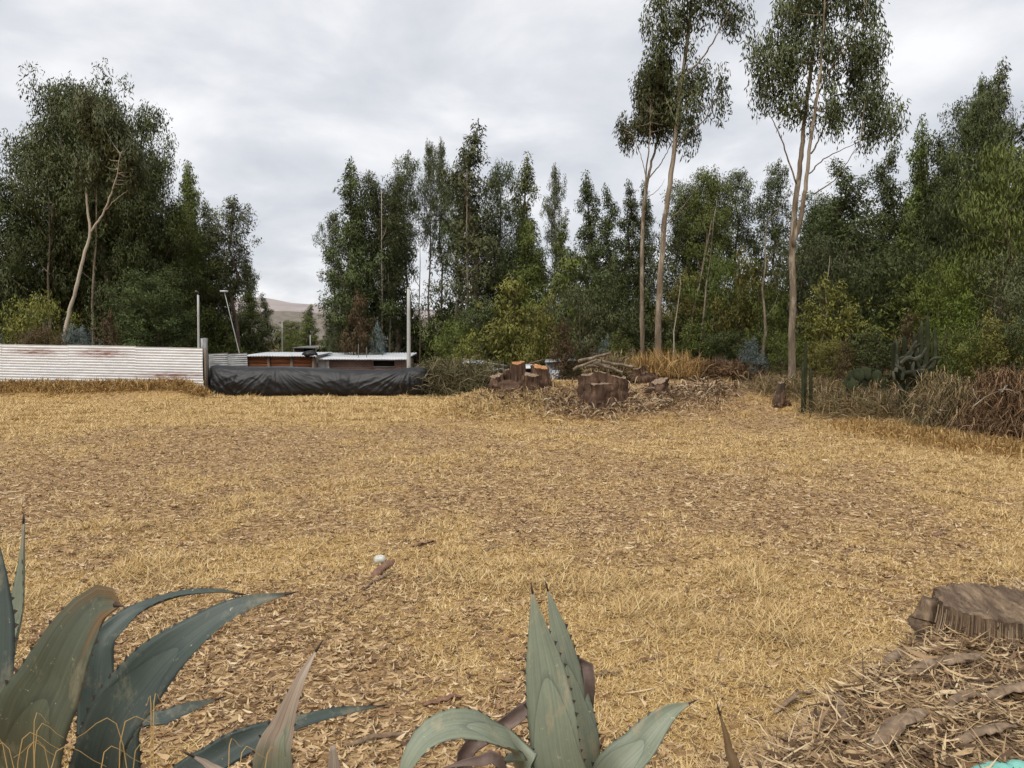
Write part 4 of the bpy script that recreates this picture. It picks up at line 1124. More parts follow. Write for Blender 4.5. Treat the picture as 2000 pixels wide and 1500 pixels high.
# ================================================================== STUMPS AND HEAPS
M['cut'] = simple('fresh_cut_wood', [(0.3, (0.16, 0.075, 0.035)), (0.5, (0.38, 0.18, 0.07)), (0.75, (0.50, 0.29, 0.14))], 14, 0.8, stretch=(1, 1, 1))
M['oldcut'] = simple('weathered_cut_wood', [(0.3, (0.10, 0.07, 0.05)), (0.6, (0.27, 0.19, 0.13)), (0.8, (0.38, 0.29, 0.21))], 14, 0.85)
def stump_stem(parent, c, r0, r1, h, seed, barkm, cutm, tilt=(0, 0), seg=36, rings=14):
    """fluted, flaring stem with an uneven sawn top"""
    rg = np.random.default_rng(seed)
    a = np.linspace(0, 2 * math.pi, seg, endpoint=False)
    fl = sum(rg.uniform(.04, .13) * np.cos(k * a + rg.uniform(0, 6.28)) for k in (2, 3, 4, 5, 7, 9, 13))
    lean = rg.normal(0, .16, 2) * r1 * 2; wig = rg.normal(0, 1, (2, 3)); jag = fbm(np.cos(a) * 4 + seed, np.sin(a) * 4, seed, 3)
    V_ = []
    for i in range(rings):
        t = i / (rings - 1)
        rr = (r1 + (r0 - r1) * (1 - t) ** 2.2) * (1 + fl * (1.5 - .7 * t)) * (1 + rg.normal(0, .05, seg))
        z = h * t + (tilt[0] * np.cos(a) - tilt[1] * np.sin(a)) * r1 * t ** 2 + (jag * .10 - .05) * t ** 3
        rr = rr * (1 + .12 * np.sin(t * 9 + wig[0][0]) * np.cos(2 * a + wig[0][1]) + .10 * np.sin(t * 5 + wig[1][0]) * np.cos(3 * a + wig[1][1] + 2 * t))
        V_.append(np.stack([c[0] + rr * np.cos(a) + lean[0] * t, c[1] + rr * np.sin(a) + lean[1] * t, c[2] - .15 + z * (1 + .15 / h)], -1))
    V_ = np.array(V_)
    i = np.arange(rings * seg).reshape(rings, seg); j = np.roll(i, -1, 1)
    f = np.stack([i[:-1], j[:-1], j[1:], i[1:]], -1).reshape(-1, 4)
    st = link('stem', mesh_np('stem', V_.reshape(-1, 3), [f]), barkm, parent)
    top = V_[-1]; cen = top.mean(0)
    r2 = cen + (top - cen) * .90 + [0, 0, .004]; r3 = cen + (top - cen) * .5 + rg.normal(0, .02, (seg, 3)) * [0, 0, 1] + [0, 0, .015]
    vv = np.vstack([r2, r3, cen + [0, 0, .01]]); k = np.arange(seg); kn = np.roll(k, -1)
    fq = np.stack([k, kn, kn + seg, k + seg], -1); ft = np.stack([k + seg, kn + seg, np.full(seg, 2 * seg)], -1)
    link('cut_face', mesh_np('cut_face', vv, [fq, ft]), cutm, st)
    return st
g1 = ground_at(1030, 772)
D1 = 25.2
b1 = P(1022, 770, D1); b1[2] = float(terrain(b1[0], D1))
st1 = thing('tree_stump', 'large multi-stemmed stump with orange sawn tops on the mound', 'stump', b1)
def stem_px(parent, px0, px1, py_top, d, seed, cutm, barkm='bark_stump', tilt=(0, 0)):
    a, b = P(px0, 740, d), P(px1, 740, d); x = (a[0] + b[0]) / 2; r = (b[0] - a[0]) / 2
    top = P((px0 + px1) / 2, py_top, d)[2]; z0 = float(terrain(x, d)) - .1
    c = np.array([x, d, z0]) - np.array(parent.location)
    return stump_stem(parent, c, r * 1.35, r, top - z0, seed, M[barkm], M[cutm], tilt)
stem_px(st1, 1000, 1026, 709, 25.2, 1, 'cut', tilt=(.1, -.16))
stem_px(st1, 1018, 1050, 732, 24.8, 2, 'oldcut', tilt=(-.1, -.2))
stem_px(st1, 1045, 1076, 717, 25.1, 3, 'cut', tilt=(-.15, -.2))
stem_px(st1, 962, 988, 735, 25.2, 4, 'oldcut', tilt=(.3, -.2))
stem_px(st1, 984, 1006, 722, 25.6, 5, 'oldcut', tilt=(.1, .1))
stem_px(st1, 1006, 1064, 745, 25.6, 14, 'oldcut')
D2 = 24.3
b2 = P(1180, 780, D2); b2[2] = float(terrain(b2[0], D2))
st2 = thing('tree_stump', 'wide dark weathered stump with logs heaped behind it', 'stump', b2)
stem_px(st2, 1137, 1180, 731, 24.2, 6, 'oldcut', tilt=(.2, .0))
stem_px(st2, 1168, 1216, 733, 24.0, 7, 'oldcut', tilt=(-.3, .05))
stem_px(st2, 1150, 1205, 750, 23.7, 8, 'oldcut')
stem_px(st2, 1200, 1222, 742, 24.3, 15, 'oldcut', tilt=(.5, -.3))
b3 = P(1283, 768, 25); b3[2] = float(terrain(b3[0], 25))
st3 = thing('tree_stump', 'small dark stump sitting alone right of the weathered stump', 'stump', b3)
stem_px(st3, 1268, 1299, 744, 25, 9, 'oldcut', tilt=(.3, -.2))
stem_px(st3, 1262, 1280, 758, 24.8, 10, 'oldcut')
b4 = P(1330, 740, 27.5); b4[2] = float(terrain(b4[0], 27.5))
st4 = thing('tree_stump', 'dark root stump at the foot of the tall pair of trunks', 'stump', b4)
stem_px(st4, 1232, 1262, 722, 27.2, 11, 'oldcut', tilt=(.3, .2))
stem_px(st4, 1252, 1274, 728, 27.0, 12, 'oldcut')
b5 = P(1523, 770, 24.5); b5[2] = float(terrain(b5[0], 24.5))
st5 = thing('tree_stump', 'short blackened stump before the tall forked tree', 'stump', b5)
stem_px(st5, 1516, 1530, 748, 24.5, 13, 'oldcut', 'bark_dark')

def crown_root(parent, px0, px1, py_top, d, seed, depth=.55):
    a_, b_ = P(px0, py_top, d), P(px1, py_top, d); r = (b_[0] - a_[0]) / 2; x_ = (a_[0] + b_[0]) / 2; zt = float(terrain(x_, d)); h_ = a_[2] - zt
    o = lumpy('root_crown', '', '', np.array([x_, d, zt + .02]) - np.array(parent.location), (r, depth, h_), M['bark_stump'], seed, .42, 44, parent)
    return o
crown_root(st1, 958, 1082, 742, 25.2, 61); crown_root(st1, 1012, 1076, 728, 25.3, 62, .4)
crown_root(st2, 1126, 1232, 748, 24.1, 63); crown_root(st2, 1140, 1200, 732, 24.3, 64, .4)
crown_root(st3, 1258, 1306, 752, 25, 65, .3); crown_root(st4, 1226, 1284, 728, 27.2, 66, .4); crown_root(st5, 1512, 1536, 760, 24.5, 67, .2)
def roots(parent, px, d, n_, seed, R0):
    rg = np.random.default_rng(seed); x_ = P(px, 760, d)[0]; org = np.array(parent.location)
    for q in range(n_):
        a_ = rg.uniform(3.0, 6.5); L_ = R0 * rg.uniform(.9, 1.7); pts = []
        for u in np.linspace(.45, 1, 5):
            p = np.array([x_ + math.cos(a_) * L_ * u + rg.normal(0, .06), d + math.sin(a_) * L_ * u * .8, 0]); p[2] = terrain(p[0], p[1]) + .28 * (1 - u) + rg.uniform(-.02, .07); pts.append(p - org)
        mb = MB(); mb.tube(catmull(pts, 9), np.linspace(.075, .015, 9) * rg.uniform(.6, 1.3), 6, wob=.15, rng=rg); link('root', mb.mesh('root'), M['bark_stump'], parent)
roots(st1, 1020, 25.2, 11, 71, .95); roots(st2, 1180, 24.1, 11, 72, .9); roots(st3, 1283, 25, 6, 73, .4); roots(st4, 1255, 27.2, 6, 74, .5); roots(st5, 1523, 24.5, 5, 75, .3)
# logs behind the second stump
GLG = 'cut logs heaped behind the weathered stump'
LOGS = [((1130, 706), (1190, 690), 'topmost pale log of the heap behind the weathered stump'), ((1160, 709), (1215, 727), 'log sloping down right across the front of the log heap'), ((1120, 722), (1165, 703), 'log sloping up right at the left end of the log heap'),
        ((1172, 706), (1238, 716), 'long thin log pointing right out of the log heap'), ((1145, 716), (1200, 712), 'level log in the middle of the log heap')]
for k, (a, b, lab) in enumerate(LOGS):
    pa, pb = P(*a, 25.6 + .2 * k), P(*b, 25.9 + .15 * k); c = (pa + pb) / 2
    t = thing('log', lab, 'log', c, 0, GLG)
    q = np.linspace(0, 1, 6)[:, None]; rg = np.random.default_rng(k)
    mb = MB(); mb.tube((pa - c) * (1 - q) + (pb - c) * q + rg.normal(0, .015, (6, 3)), np.linspace(.06, .04, 6), 8, cap=False, wob=.08, rng=rg)
    link('log_bark', mb.mesh('log_bark', True), M['bark_tan'], t)
    for e_, s_ in ((pa - c, .06), (pb - c, .04)):
        dv = unit(e_); mb = MB(); mb.tube([e_ - dv * .01, e_ + dv * .006], [s_ * .96] * 2, 8); link('log_end', mb.mesh('log_end'), M['oldcut'], t)

def tangle(name, label, cat, spine, rx, h, n, mat, seed, L=(0.5, 1.3), w=0.012, up=0.6, kd=None, grav=0.5, parent=None):
    """heap of crossing thin curved stems around a ground line (list of world xy)"""
    rg = np.random.default_rng(seed)
    sp = catmull([list(s_) + [0] for s_ in spine], 60)
    k = rg.integers(0, 60, n)
    u = rg.normal(0, .42, n); u = np.clip(u, -1.1, 1.1)
    base = sp[k] + np.stack([u * rx * rg.uniform(.4, 1, n), rg.normal(0, .4, n) * rx, np.zeros(n)], -1)
    lump = 0.55 + 0.9 * fbm(base[:, 0] * .9, base[:, 1] * .9, seed, 3)
    hz = h * rg.random(n) ** 0.8 * (1 - .7 * np.abs(u)) * lump
    base[:, 2] = terrain(base[:, 0], base[:, 1]) + hz * .75
    az = rg.uniform(0, 6.283, n); e = rg.normal(up, .5, n)
    d = np.stack([np.cos(az) * np.cos(e), np.sin(az) * np.cos(e), np.sin(e)], -1)
    l = rg.uniform(L[0], L[1], n)[:, None]
    sidev = unit(np.cross(d, rg.normal(0, 1, (n, 3)))) * (w * rg.uniform(.5, 1.4, n))[:, None]
    p0 = base; p1 = base + d * l * .5 + [0, 0, .02]; p2 = base + d * l + np.array([0, 0, -1]) * l * grav * .5
    g = terrain(p2[:, 0], p2[:, 1]); p2[:, 2] = np.maximum(p2[:, 2], g + .01)
    Vx = np.stack([p0 - sidev * .5, p0 + sidev * .5, p1 + sidev, p1 - sidev, p2], 1)
    b = (np.arange(n) * 5)[:, None]
    c = np.array([*spine[len(spine) // 2], 0]); c[2] = float(terrain(c[0], c[1]))
    me = mesh_np(name, Vx.reshape(-1, 3) - c, [b + [0, 1, 2, 3], b + [3, 2, 4]])
    o = link(name, me, mat, parent, c)
    tag(o, label, cat)
    if kd: kind(o, kd)
    else:
        for q in range(9):
            k_ = rg.integers(0, 60); p = sp[k_] + [rg.normal(0, .35) * rx, rg.normal(-.2, .3) * rx, 0]; p[2] = terrain(p[0], p[1]) + h * rg.uniform(.2, .75)
            a_ = rg.uniform(0, 6.28); l_ = rg.uniform(.4, 1.1); dv = np.array([math.cos(a_), math.sin(a_), rg.normal(.15, .35)]) * l_
            mb = MB(); mb.tube(catmull([p - dv * .5 - c, p - c + rg.normal(0, .05, 3), p + dv * .5 - c + rg.normal(0, .05, 3)], 6), np.linspace(.024, .010, 6) * rg.uniform(.6, 1.3), 6)
            link('branch', mb.mesh('branch', True), M['bark_tan'], o)
    return o
M['brush'] = island_mat('dry_brush', [(0, (0.060, 0.044, 0.022)), (0.35, (0.15, 0.105, 0.052)), (0.6, (0.13, 0.120, 0.045)), (0.8, (0.30, 0.21, 0.11)), (1, (0.42, 0.32, 0.19))], rough=.85)
M['brush_green'] = island_mat('cut_branches', [(0, (0.030, 0.030, 0.014)), (0.4, (0.080, 0.075, 0.032)), (0.75, (0.15, 0.12, 0.06)), (1, (0.25, 0.20, 0.12))], rough=.85)
M['brush_red'] = island_mat('rusty_brush', [(0, (0.050, 0.026, 0.013)), (0.4, (0.12, 0.068, 0.032)), (0.75, (0.20, 0.12, 0.06)), (1, (0.28, 0.19, 0.11))], rough=.85)
M['tallgrass'] = island_mat('tall_dry_grass_blades', [(0, (0.16, 0.088, 0.028)), (0.4, (0.32, 0.19, 0.066)), (0.75, (0.46, 0.30, 0.12)), (1, (0.58, 0.43, 0.21))], rough=.8, trans=.15)
def xy(px, d): return (P(px, 700, d)[0], d)
tangle('brush_heap', 'heap of cut olive brown branches between tarp and left stump', 'brush heap', [xy(835, 34), xy(890, 33.5), xy(975, 31)], 1.3, 1.75, 8000, M['brush_green'], 1, L=(.3, 1.0), w=.014)
tangle('brush_heap', 'dry rounded bush heap on top of the log pile', 'brush heap', [xy(1170, 27.5), xy(1190, 27.5), xy(1212, 27.5)], .8, 1.15, 1800, M['brush'], 2, L=(.3, .8), w=.015)
tangle('brush_heap', 'rusty dead stalks round the feet of the tall pair of trunks', 'brush heap', [xy(1225, 28.8), xy(1280, 28.4), xy(1345, 28.6)], 1.0, .35, 1800, M['tallgrass'], 3, L=(.4, 1.5), w=.012, up=1.2)
tangle('brush_heap', 'low twiggy dead brush before the prickly pear', 'brush heap', [xy(1610, 23.5), xy(1670, 23), xy(1745, 22)], 1.2, .45, 3200, M['brush'], 4, L=(.25, .9), w=.009)
tangle('dry_hedge', 'tangled brown dry vine hedge right of the column cactus', 'hedge', [xy(1825, 20.5), xy(1860, 20), xy(1905, 19.5)], 0.9, 1.5, 8000, M['brush'], 5, L=(.25, .8), w=.009, grav=1.3)
tangle('dry_hedge', 'rusty dry vine hedge at the right picture edge', 'hedge', [xy(1930, 19), xy(1985, 18.5), xy(2080, 18)], 1.2, 1.7, 11000, M['brush_red'], 6, L=(.25, .8), w=.009, grav=1.3)
tangle('dry_hedge', 'low reddish brown brush bank between the two tall foreground trees', 'hedge', [xy(1360, 29.5), xy(1400, 29.2), xy(1460, 28.6)], .9, .6, 2000, M['brush_red'], 7, L=(.3, .9), w=.016)
tangle('dry_hedge', 'grassy brown scrub along the foot of the forked tree', 'hedge', [xy(1480, 26.5), xy(1550, 25.5), xy(1620, 24.5)], 1.0, .3, 1500, M['brush'], 8, L=(.25, .9), w=.009, up=.9)
tg = tangle('tall_dry_grass', 'rough brown grass growing along the foot of the white fence', 'dry grass', [xy(-80, 32), xy(150, 31.9), xy(392, 32)], .6, .12, 9000, M['tallgrass'], 9, L=(.2, .5), w=.014, up=.9, kd='stuff')
tangle('tall_dry_grass', 'longer yellow grass on the slope below the dry hedge', 'dry grass', [xy(1700, 20.5), xy(1850, 18.5), xy(2080, 15.8)], 1.5, .1, 9000, M['tallgrass'], 10, L=(.15, .4), w=.010, up=.8, kd='stuff')
tangle('tall_dry_grass', 'straw and twigs spilling down the left face of the stump mound', 'dry grass', [xy(880, 25.0), xy(960, 24.2), xy(1050, 24.0)], 1.6, .1, 5200, M['straw'], 11, L=(.15, .5), w=.012, up=.5, kd='stuff')
tangle('tall_dry_grass', 'twigs and straw scattered around the weathered stump', 'dry grass', [xy(1110, 24), xy(1220, 24), xy(1400, 25)], 1.8, .1, 5200, M['litter'], 12, L=(.15, .5), w=.012, up=.3, kd='stuff')
M['debris'] = island_mat('wood_debris', [(0, (0.05, 0.030, 0.018)), (0.35, (0.16, 0.10, 0.06)), (0.7, (0.30, 0.205, 0.12)), (1, (0.48, 0.38, 0.26))], rough=.85)
tangle('wood_debris', 'bark chips and broken twigs littering the mound around the stumps', 'debris', [xy(930, 24.6), xy(1060, 24.2), xy(1200, 23.6), xy(1330, 25), xy(1420, 26.5)], 1.3, .22, 3800, M['debris'], 14, L=(.15, .55), w=.022, up=.15, kd='stuff')
lumpy('dark_bundle', 'dark blue black plastic bundle lying in the scrub between the tall trees', 'bundle', P(1405, 716, 30.2), (.75, .4, .28), simple('dark_blue_sheet', [(0.3, (.008, .009, .014)), (.7, (.02, .022, .032))], 3, .5, bstr=.2), 8, .4)

# ------------------------------------------------------------------ cacti
M['cactus'] = simple('column_cactus_skin', [(0.3, (0.018, 0.021, 0.011)), (0.55, (0.040, 0.044, 0.024)), (0.75, (0.090, 0.088, 0.054))], 5, .9, stretch=(1, 1, .4), bstr=.2, spec=.08)
M['pear'] = simple('prickly_pear_skin', [(0.3, (0.022, 0.029, 0.014)), (0.7, (0.058, 0.066, 0.034))], 4, .85, bstr=.2, spec=.1)
def cactus_stem(parent, pts, r, name='stem'):
    pts = catmull(pts, 16); k = 16; seg = 24
    a = np.linspace(0, 2 * math.pi, seg, endpoint=False)
    mod = 1 - .38 * (np.cos(a * 6) < 0) * np.abs(np.cos(a * 6))
    T = unit(np.gradient(pts, axis=0)); A = unit(np.cross(T, [0.3, 1, 0.1])); B = np.cross(T, A)
    rr = r * np.minimum(1, np.sqrt(np.clip((1 - np.linspace(0, 1, k)) * 9, 0.02, 1)))
    V_ = pts[:, None] + (rr[:, None] * mod[None])[..., None] * (np.cos(a)[None, :, None] * A[:, None] + np.sin(a)[None, :, None] * B[:, None])
    i = np.arange(k * seg).reshape(k, seg); j = np.roll(i, -1, 1)
    f = np.stack([i[:-1], j[:-1], j[1:], i[1:]], -1).reshape(-1, 4)
    return link(name, mesh_np(name, V_.reshape(-1, 3), [f, i[-1][None, :]], smooth_shade=True), M['cactus'], parent)
dc = 21.5
bc = P(1762, 778, dc); bc[2] = float(terrain(bc[0], dc))
ca = thing('column_cactus', 'large branching grey green column cactus beside the dry hedge', 'cactus', bc)
def cpx(px, py, dd=0): return P(px, py, dc + dd) - bc
for (pl, r) in [([(1758, 778), (1762, 745), (1752, 710), (1750, 660)], .10), ([(1762, 775), (1775, 735), (1768, 700), (1766, 655)], .10), ([(1760, 770), (1790, 725), (1798, 690), (1800, 625)], .09),
                ([(1768, 772), (1795, 740), (1810, 700), (1812, 612)], .09), ([(1770, 770), (1808, 735), (1825, 705), (1826, 640)], .09), ([(1765, 740), (1785, 705), (1786, 650)], .085),
                ([(1752, 720), (1740, 735), (1735, 742)], .06), ([(1775, 735), (1790, 715), (1782, 690), (1772, 680)], .07), ([(1758, 745), (1748, 728), (1745, 690), (1747, 665)], .08)]:
    n_ = len(pl); rg = np.random.default_rng(int(pl[-1][0]))
    dds = np.linspace(0, rg.uniform(-.5, .6), n_)
    pts = [cpx(a, b, q) for (a, b), q in zip(pl, dds)]
    if pl[0][1] >= 770: pts[0][2] = -.2
    cactus_stem(ca, pts, r * .72)
M['cactus_arm'] = simple('corky_cactus_skin', [(0.3, (0.03, 0.033, 0.021)), (0.55, (0.065, 0.068, 0.045)), (0.75, (0.13, 0.125, 0.088))], 6, .75, bstr=.3)
rg = np.random.default_rng(66)
for q in range(13):
    px_, py_ = rg.uniform(1748, 1806), rg.uniform(700, 765)
    p = cpx(px_, py_, rg.uniform(-.5, -.1)); pts = [p]
    dv = unit(np.array([rg.normal(0, .7), rg.normal(0, .4), rg.uniform(-.1, .9)]))
    for w_i in range(3):
        dv = unit(dv + rg.normal(0, .45, 3) + [0, 0, .25]); pts.append(pts[-1] + dv * rg.uniform(.16, .30))
    o = cactus_stem(ca, pts, rg.uniform(.035, .055), 'arm'); o.data.materials.clear(); o.data.materials.append(M['cactus_arm'])
bc = P(1578, 762, 23.6); bc[2] = float(terrain(bc[0], 23.6)); dc = 23.6
ca2 = thing('column_cactus', 'group of thin upright column cactus stems right of the forked trunk', 'cactus', bc)
for (px, top) in ((1568, 705), (1574, 662), (1583, 715)):
    p = P(px, top, dc) - bc; cactus_stem(ca2, [[p[0], .2 * math.sin(px), -.2], [p[0], .2 * math.sin(px), p[2] * .5], p], .05)
dp = 23.4
bp_ = P(1692, 760, dp); bp_[2] = float(terrain(bp_[0], dp))
pear = thing('prickly_pear', 'prickly pear with flat round pads behind low brush', 'cactus', bp_)
rg = np.random.default_rng(4)
def pad(c, r, az, tilt):
    th, ph = np.meshgrid(np.linspace(0, 2 * math.pi, 16, endpoint=False), np.linspace(.01, math.pi - .01, 9))
    v = np.stack([np.cos(th) * np.sin(ph) * r * .75, np.sin(th) * np.sin(ph) * r * .14, np.cos(ph) * r], -1).reshape(-1, 3)
    Mx = Matrix.Rotation(az, 3, 'Z') @ Matrix.Rotation(tilt, 3, 'Y')
    v = v @ np.array(Mx).T + c
    i = np.arange(th.size).reshape(th.shape); j = np.roll(i, -1, 1)
    f = np.stack([i[:-1], i[1:], j[1:], j[:-1]], -1).reshape(-1, 4)
    link('pad', mesh_np('pad', v, [f], smooth_shade=True), M['pear'], pear)
for k in range(17):
    lv_ = k // 6
    pad(np.array([rg.uniform(-.75, .75) * (1 - .1 * lv_), rg.uniform(-.3, .3), .18 + .30 * lv_ + rg.uniform(-.05, .1)]), rg.uniform(.17, .24), rg.uniform(-.9, .9), rg.uniform(-.6, .6))
#@@PART4
# ================================================================== FOREGROUND
# ------------------------------------------------------------------ agaves
def agave_mat(name, dark, light, tint, tipc, scar=.3):
    m, nt, b, o = new_mat(name)
    uv = nt.nodes.new('ShaderNodeUVMap'); sep = nt.nodes.new('ShaderNodeSeparateXYZ'); nt.links.new(uv.outputs[0], sep.inputs[0])
    mp = nt.nodes.new('ShaderNodeMapping'); mp.inputs['Scale'].default_value = (7, .55, 1); nt.links.new(uv.outputs[0], mp.inputs[0])
    st = node(nt, 'ShaderNodeTexNoise', Scale=3.0, Detail=6, Roughness=.7); nt.links.new(mp.outputs[0], st.inputs['Vector'])
    # pale bloom prints left by the neighbouring leaves in the bud: bands bent across the leaf
    wv = node(nt, 'ShaderNodeMath', operation='SUBTRACT'); wv.inputs[1].default_value = .5; nt.links.new(sep.outputs[0], wv.inputs[0])
    sq = node(nt, 'ShaderNodeMath', operation='POWER'); nt.links.new(wv.outputs[0], sq.inputs[0]); sq.inputs[1].default_value = 2
    ad = node(nt, 'ShaderNodeMath', operation='MULTIPLY_ADD'); nt.links.new(sq.outputs[0], ad.inputs[0]); ad.inputs[1].default_value = 0.9; nt.links.new(sep.outputs[1], ad.inputs[2])
    pr = node(nt, 'ShaderNodeMath', operation='MULTIPLY'); nt.links.new(ad.outputs[0], pr.inputs[0]); pr.inputs[1].default_value = 2.6
    fr = node(nt, 'ShaderNodeMath', operation='FRACT'); nt.links.new(pr.outputs[0], fr.inputs[0])
    band = ramp(nt, fr.outputs[0], [(0.0, (.66, .69, .70)), (0.07, (1.0, 1.0, 1.0)), (.85, (1.06, 1.05, 1.04)), (1, (1.1, 1.1, 1.1))])
    n2 = noise(nt, 7, 6, .7)
    col = ramp(nt, st.outputs[0], [(0.3, dark), (0.55, light), (0.75, tint)])
    col = mix(nt, 1.0, col, band, 'MULTIPLY')
    col = mix(nt, n2, mix(nt, 1.0, col, (.62, .66, .68), 'MULTIPLY'), mix(nt, 1.0, col, (1.35, 1.32, 1.25), 'MULTIPLY'))
    # dusty and scarred specks
    sp = noise(nt, 60, 3, .7); spr = ramp(nt, sp, [(0.66, (0, 0, 0)), (.72, (1, 1, 1))])
    sm = node(nt, 'ShaderNodeMath', operation='MULTIPLY'); nt.links.new(spr, sm.inputs[0]); sm.inputs[1].default_value = .7
    col = mix(nt, sm.outputs[0], col, (0.42, 0.38, 0.26))
    sc = noise(nt, 11, 5, .75, 'Object', (1, 1, .45)); scr = ramp(nt, sc, [(0.53, (0, 0, 0)), (.63, (1, 1, 1))])
    sc2 = node(nt, 'ShaderNodeMath', operation='MULTIPLY'); nt.links.new(scr, sc2.inputs[0]); sc2.inputs[1].default_value = scar
    col = mix(nt, sc2.outputs[0], col, (0.30, 0.25, 0.16))
    # withered end and margins
    at = node(nt, 'ShaderNodeAttribute', attribute_name='dry')
    dryc = ramp(nt, st.outputs[0], [(0.3, tipc[0]), (0.7, tipc[1])])
    col = mix(nt, at.outputs['Fac'], col, dryc)
    nt.links.new(col, b.inputs['Base Color'])
    b.inputs['Roughness'].default_value = .5; b.inputs['Specular IOR Level'].default_value = .35
    bump(nt, b, n2, .15, .004)
    M[name] = m
TIP_TAN = ((0.16, 0.115, 0.085), (0.42, 0.34, 0.26))
agave_mat('agave_dark', (0.034, 0.047, 0.041), (0.050, 0.067, 0.058), (0.074, 0.094, 0.080), ((0.07, 0.04, 0.014), (0.17, 0.105, 0.045)))
agave_mat('agave_olive', (0.046, 0.053, 0.035), (0.068, 0.077, 0.051), (0.095, 0.104, 0.070), ((0.075, 0.040, 0.012), (0.17, 0.10, 0.04)))
agave_mat('agave_pale', (0.128, 0.145, 0.104), (0.178, 0.200, 0.145), (0.24, 0.258, 0.190), TIP_TAN, .65)
M['agave_dead'] = simple('withered_agave', [(0.3, (0.055, 0.036, 0.030)), (0.55, (0.135, 0.095, 0.078)), (0.75, (0.27, 0.21, 0.175))], 8, .8, stretch=(1, 1, 1))
M['spine'] = simple('dark_spine', [(0.3, (0.02, 0.014, 0.012)), (0.7, (0.06, 0.04, 0.03))], 20, .5, bstr=0)

def agave_leaf(parent, base, pix, wmax, hint, mat, seed, gutter=.16, thick=.16, tip=1.0, prof=None, dry=(1.0, 1.05), teeth=True, blunt=False, label=None, fold=None, twist=0.0):
    """pix: list of (px, py, depth); the leaf starts at the rosette base and passes through them"""
    rg = np.random.default_rng(seed)
    pw = [np.array(base, float)] + [P(*q) for q in pix]
    c = catmull(pw, 40); n = 40
    seglen = np.concatenate([[0], np.cumsum(np.linalg.norm(np.diff(c, axis=0), axis=1))]); v = seglen / seglen[-1]
    tv = np.linspace(0, 1, n); c = np.stack([np.interp(tv, v, c[:, k]) for k in range(3)], -1); LL = seglen[-1]
    T = unit(np.gradient(c, axis=0))
    if prof is None:
        w = np.interp(tv, [0, .12, .35, .55, .7, .82, .91, .97, 1], [.85, .78, .88, 1, .93, .72, .42, .16, .03])
    else: w = np.interp(tv, prof[0], prof[1])
    w = w * wmax
    hv = np.array(hint, float)
    B = unit(np.cross(T, hv)); N = unit(np.cross(B, T))
    if twist:
        a = twist * tv[:, None]; B, N = B * np.cos(a) + N * np.sin(a), N * np.cos(a) - B * np.sin(a)
    s = np.linspace(-1, 1, 11)
    g = gutter * (1.15 - .5 * tv)
    wav = .012 * np.sin(tv * 19 + seed) * np.sin(tv * math.pi)
    up = c[:, None] + B[:, None] * (s[None, :, None] * (w / 2)[:, None, None]) + N[:, None] * ((g * w)[:, None] * (np.abs(s)[None] ** 1.7) + wav[:, None] * s[None] ** 3)[..., None]
    dn = up - N[:, None] * ((thick * w * (1 - .6 * tv) + .004)[:, None] * np.sqrt(np.clip(1 - s[None] ** 2, 0, 1)))[..., None]
    ringv = np.concatenate([up, dn[:, -2:0:-1]], 1)
    k = ringv.shape[1]
    uvs = np.concatenate([np.broadcast_to(((s + 1) / 2)[None], (n, 11)), np.broadcast_to(((s[-2:0:-1] + 1) / 2)[None], (n, 9))], 1)
    uv = np.stack([uvs, np.broadcast_to(tv[:, None], uvs.shape)], -1).reshape(-1, 2)
    i = np.arange(n * k).reshape(n, k); j = np.roll(i, -1, 1)
    f = np.stack([i[:-1], i[1:], j[1:], j[:-1]], -1).reshape(-1, 4)
    org = np.array(parent.location)
    me = mesh_np('leaf', ringv.reshape(-1, 3) - org, [f, i[-1][None, ::-1], i[0][None]], uv=uv, smooth_shade=True)
    dn_ = fbm(uv[:, 0] * 5 + seed, uv[:, 1] * 14, 5, 3)
    vattr(me, 'dry', smooth(dry[0], dry[1], uv[:, 1] + (dn_ - .5) * .22 + .06 * np.abs(uv[:, 0] * 2 - 1)))
    o = link('leaf', me, mat, parent)
    if label: o['label'] = label
    if tip and not blunt:
        mb = MB(); e = c[-1] - org; d = T[-1]
        mb.tube([e - d * .012, e + d * .006, e + d * .02 * tip], [w[-1] * .5 + .002, .0028, .0004], 6); link('spine', mb.mesh('spine', True), M['spine'], o)
    if teeth:
        tvs = []; nt_ = int(LL / .028)
        for sd_, col_ in ((0, 0), (10, 1)):
            for q in range(int(nt_ * .2), nt_ - 3):
                u = q / nt_; kx = u * (n - 1); k0 = int(kx); fr = kx - k0
                p = up[k0, sd_] * (1 - fr) + up[min(k0 + 1, n - 1), sd_] * fr
                out = B[k0] * (1 if sd_ else -1); t_ = T[k0]
                sz = rg.uniform(.0042, .0078)
                tvs.append([p - t_ * sz - out * .001, p + t_ * sz - out * .001, p + out * sz * 1.1 + t_ * sz * .5])
        tvs = np.array(tvs).reshape(-1, 3) - org
        kind(link('teeth', mesh_np('teeth', tvs, [np.arange(len(tvs)).reshape(-1, 3)]), M['spine'], o), 'stuff')
    return o

def rosette(name, label, x, d):
    z = float(terrain(x, d))
    return thing(name, label, 'agave', (x, d, z)), np.array([x, d, z])
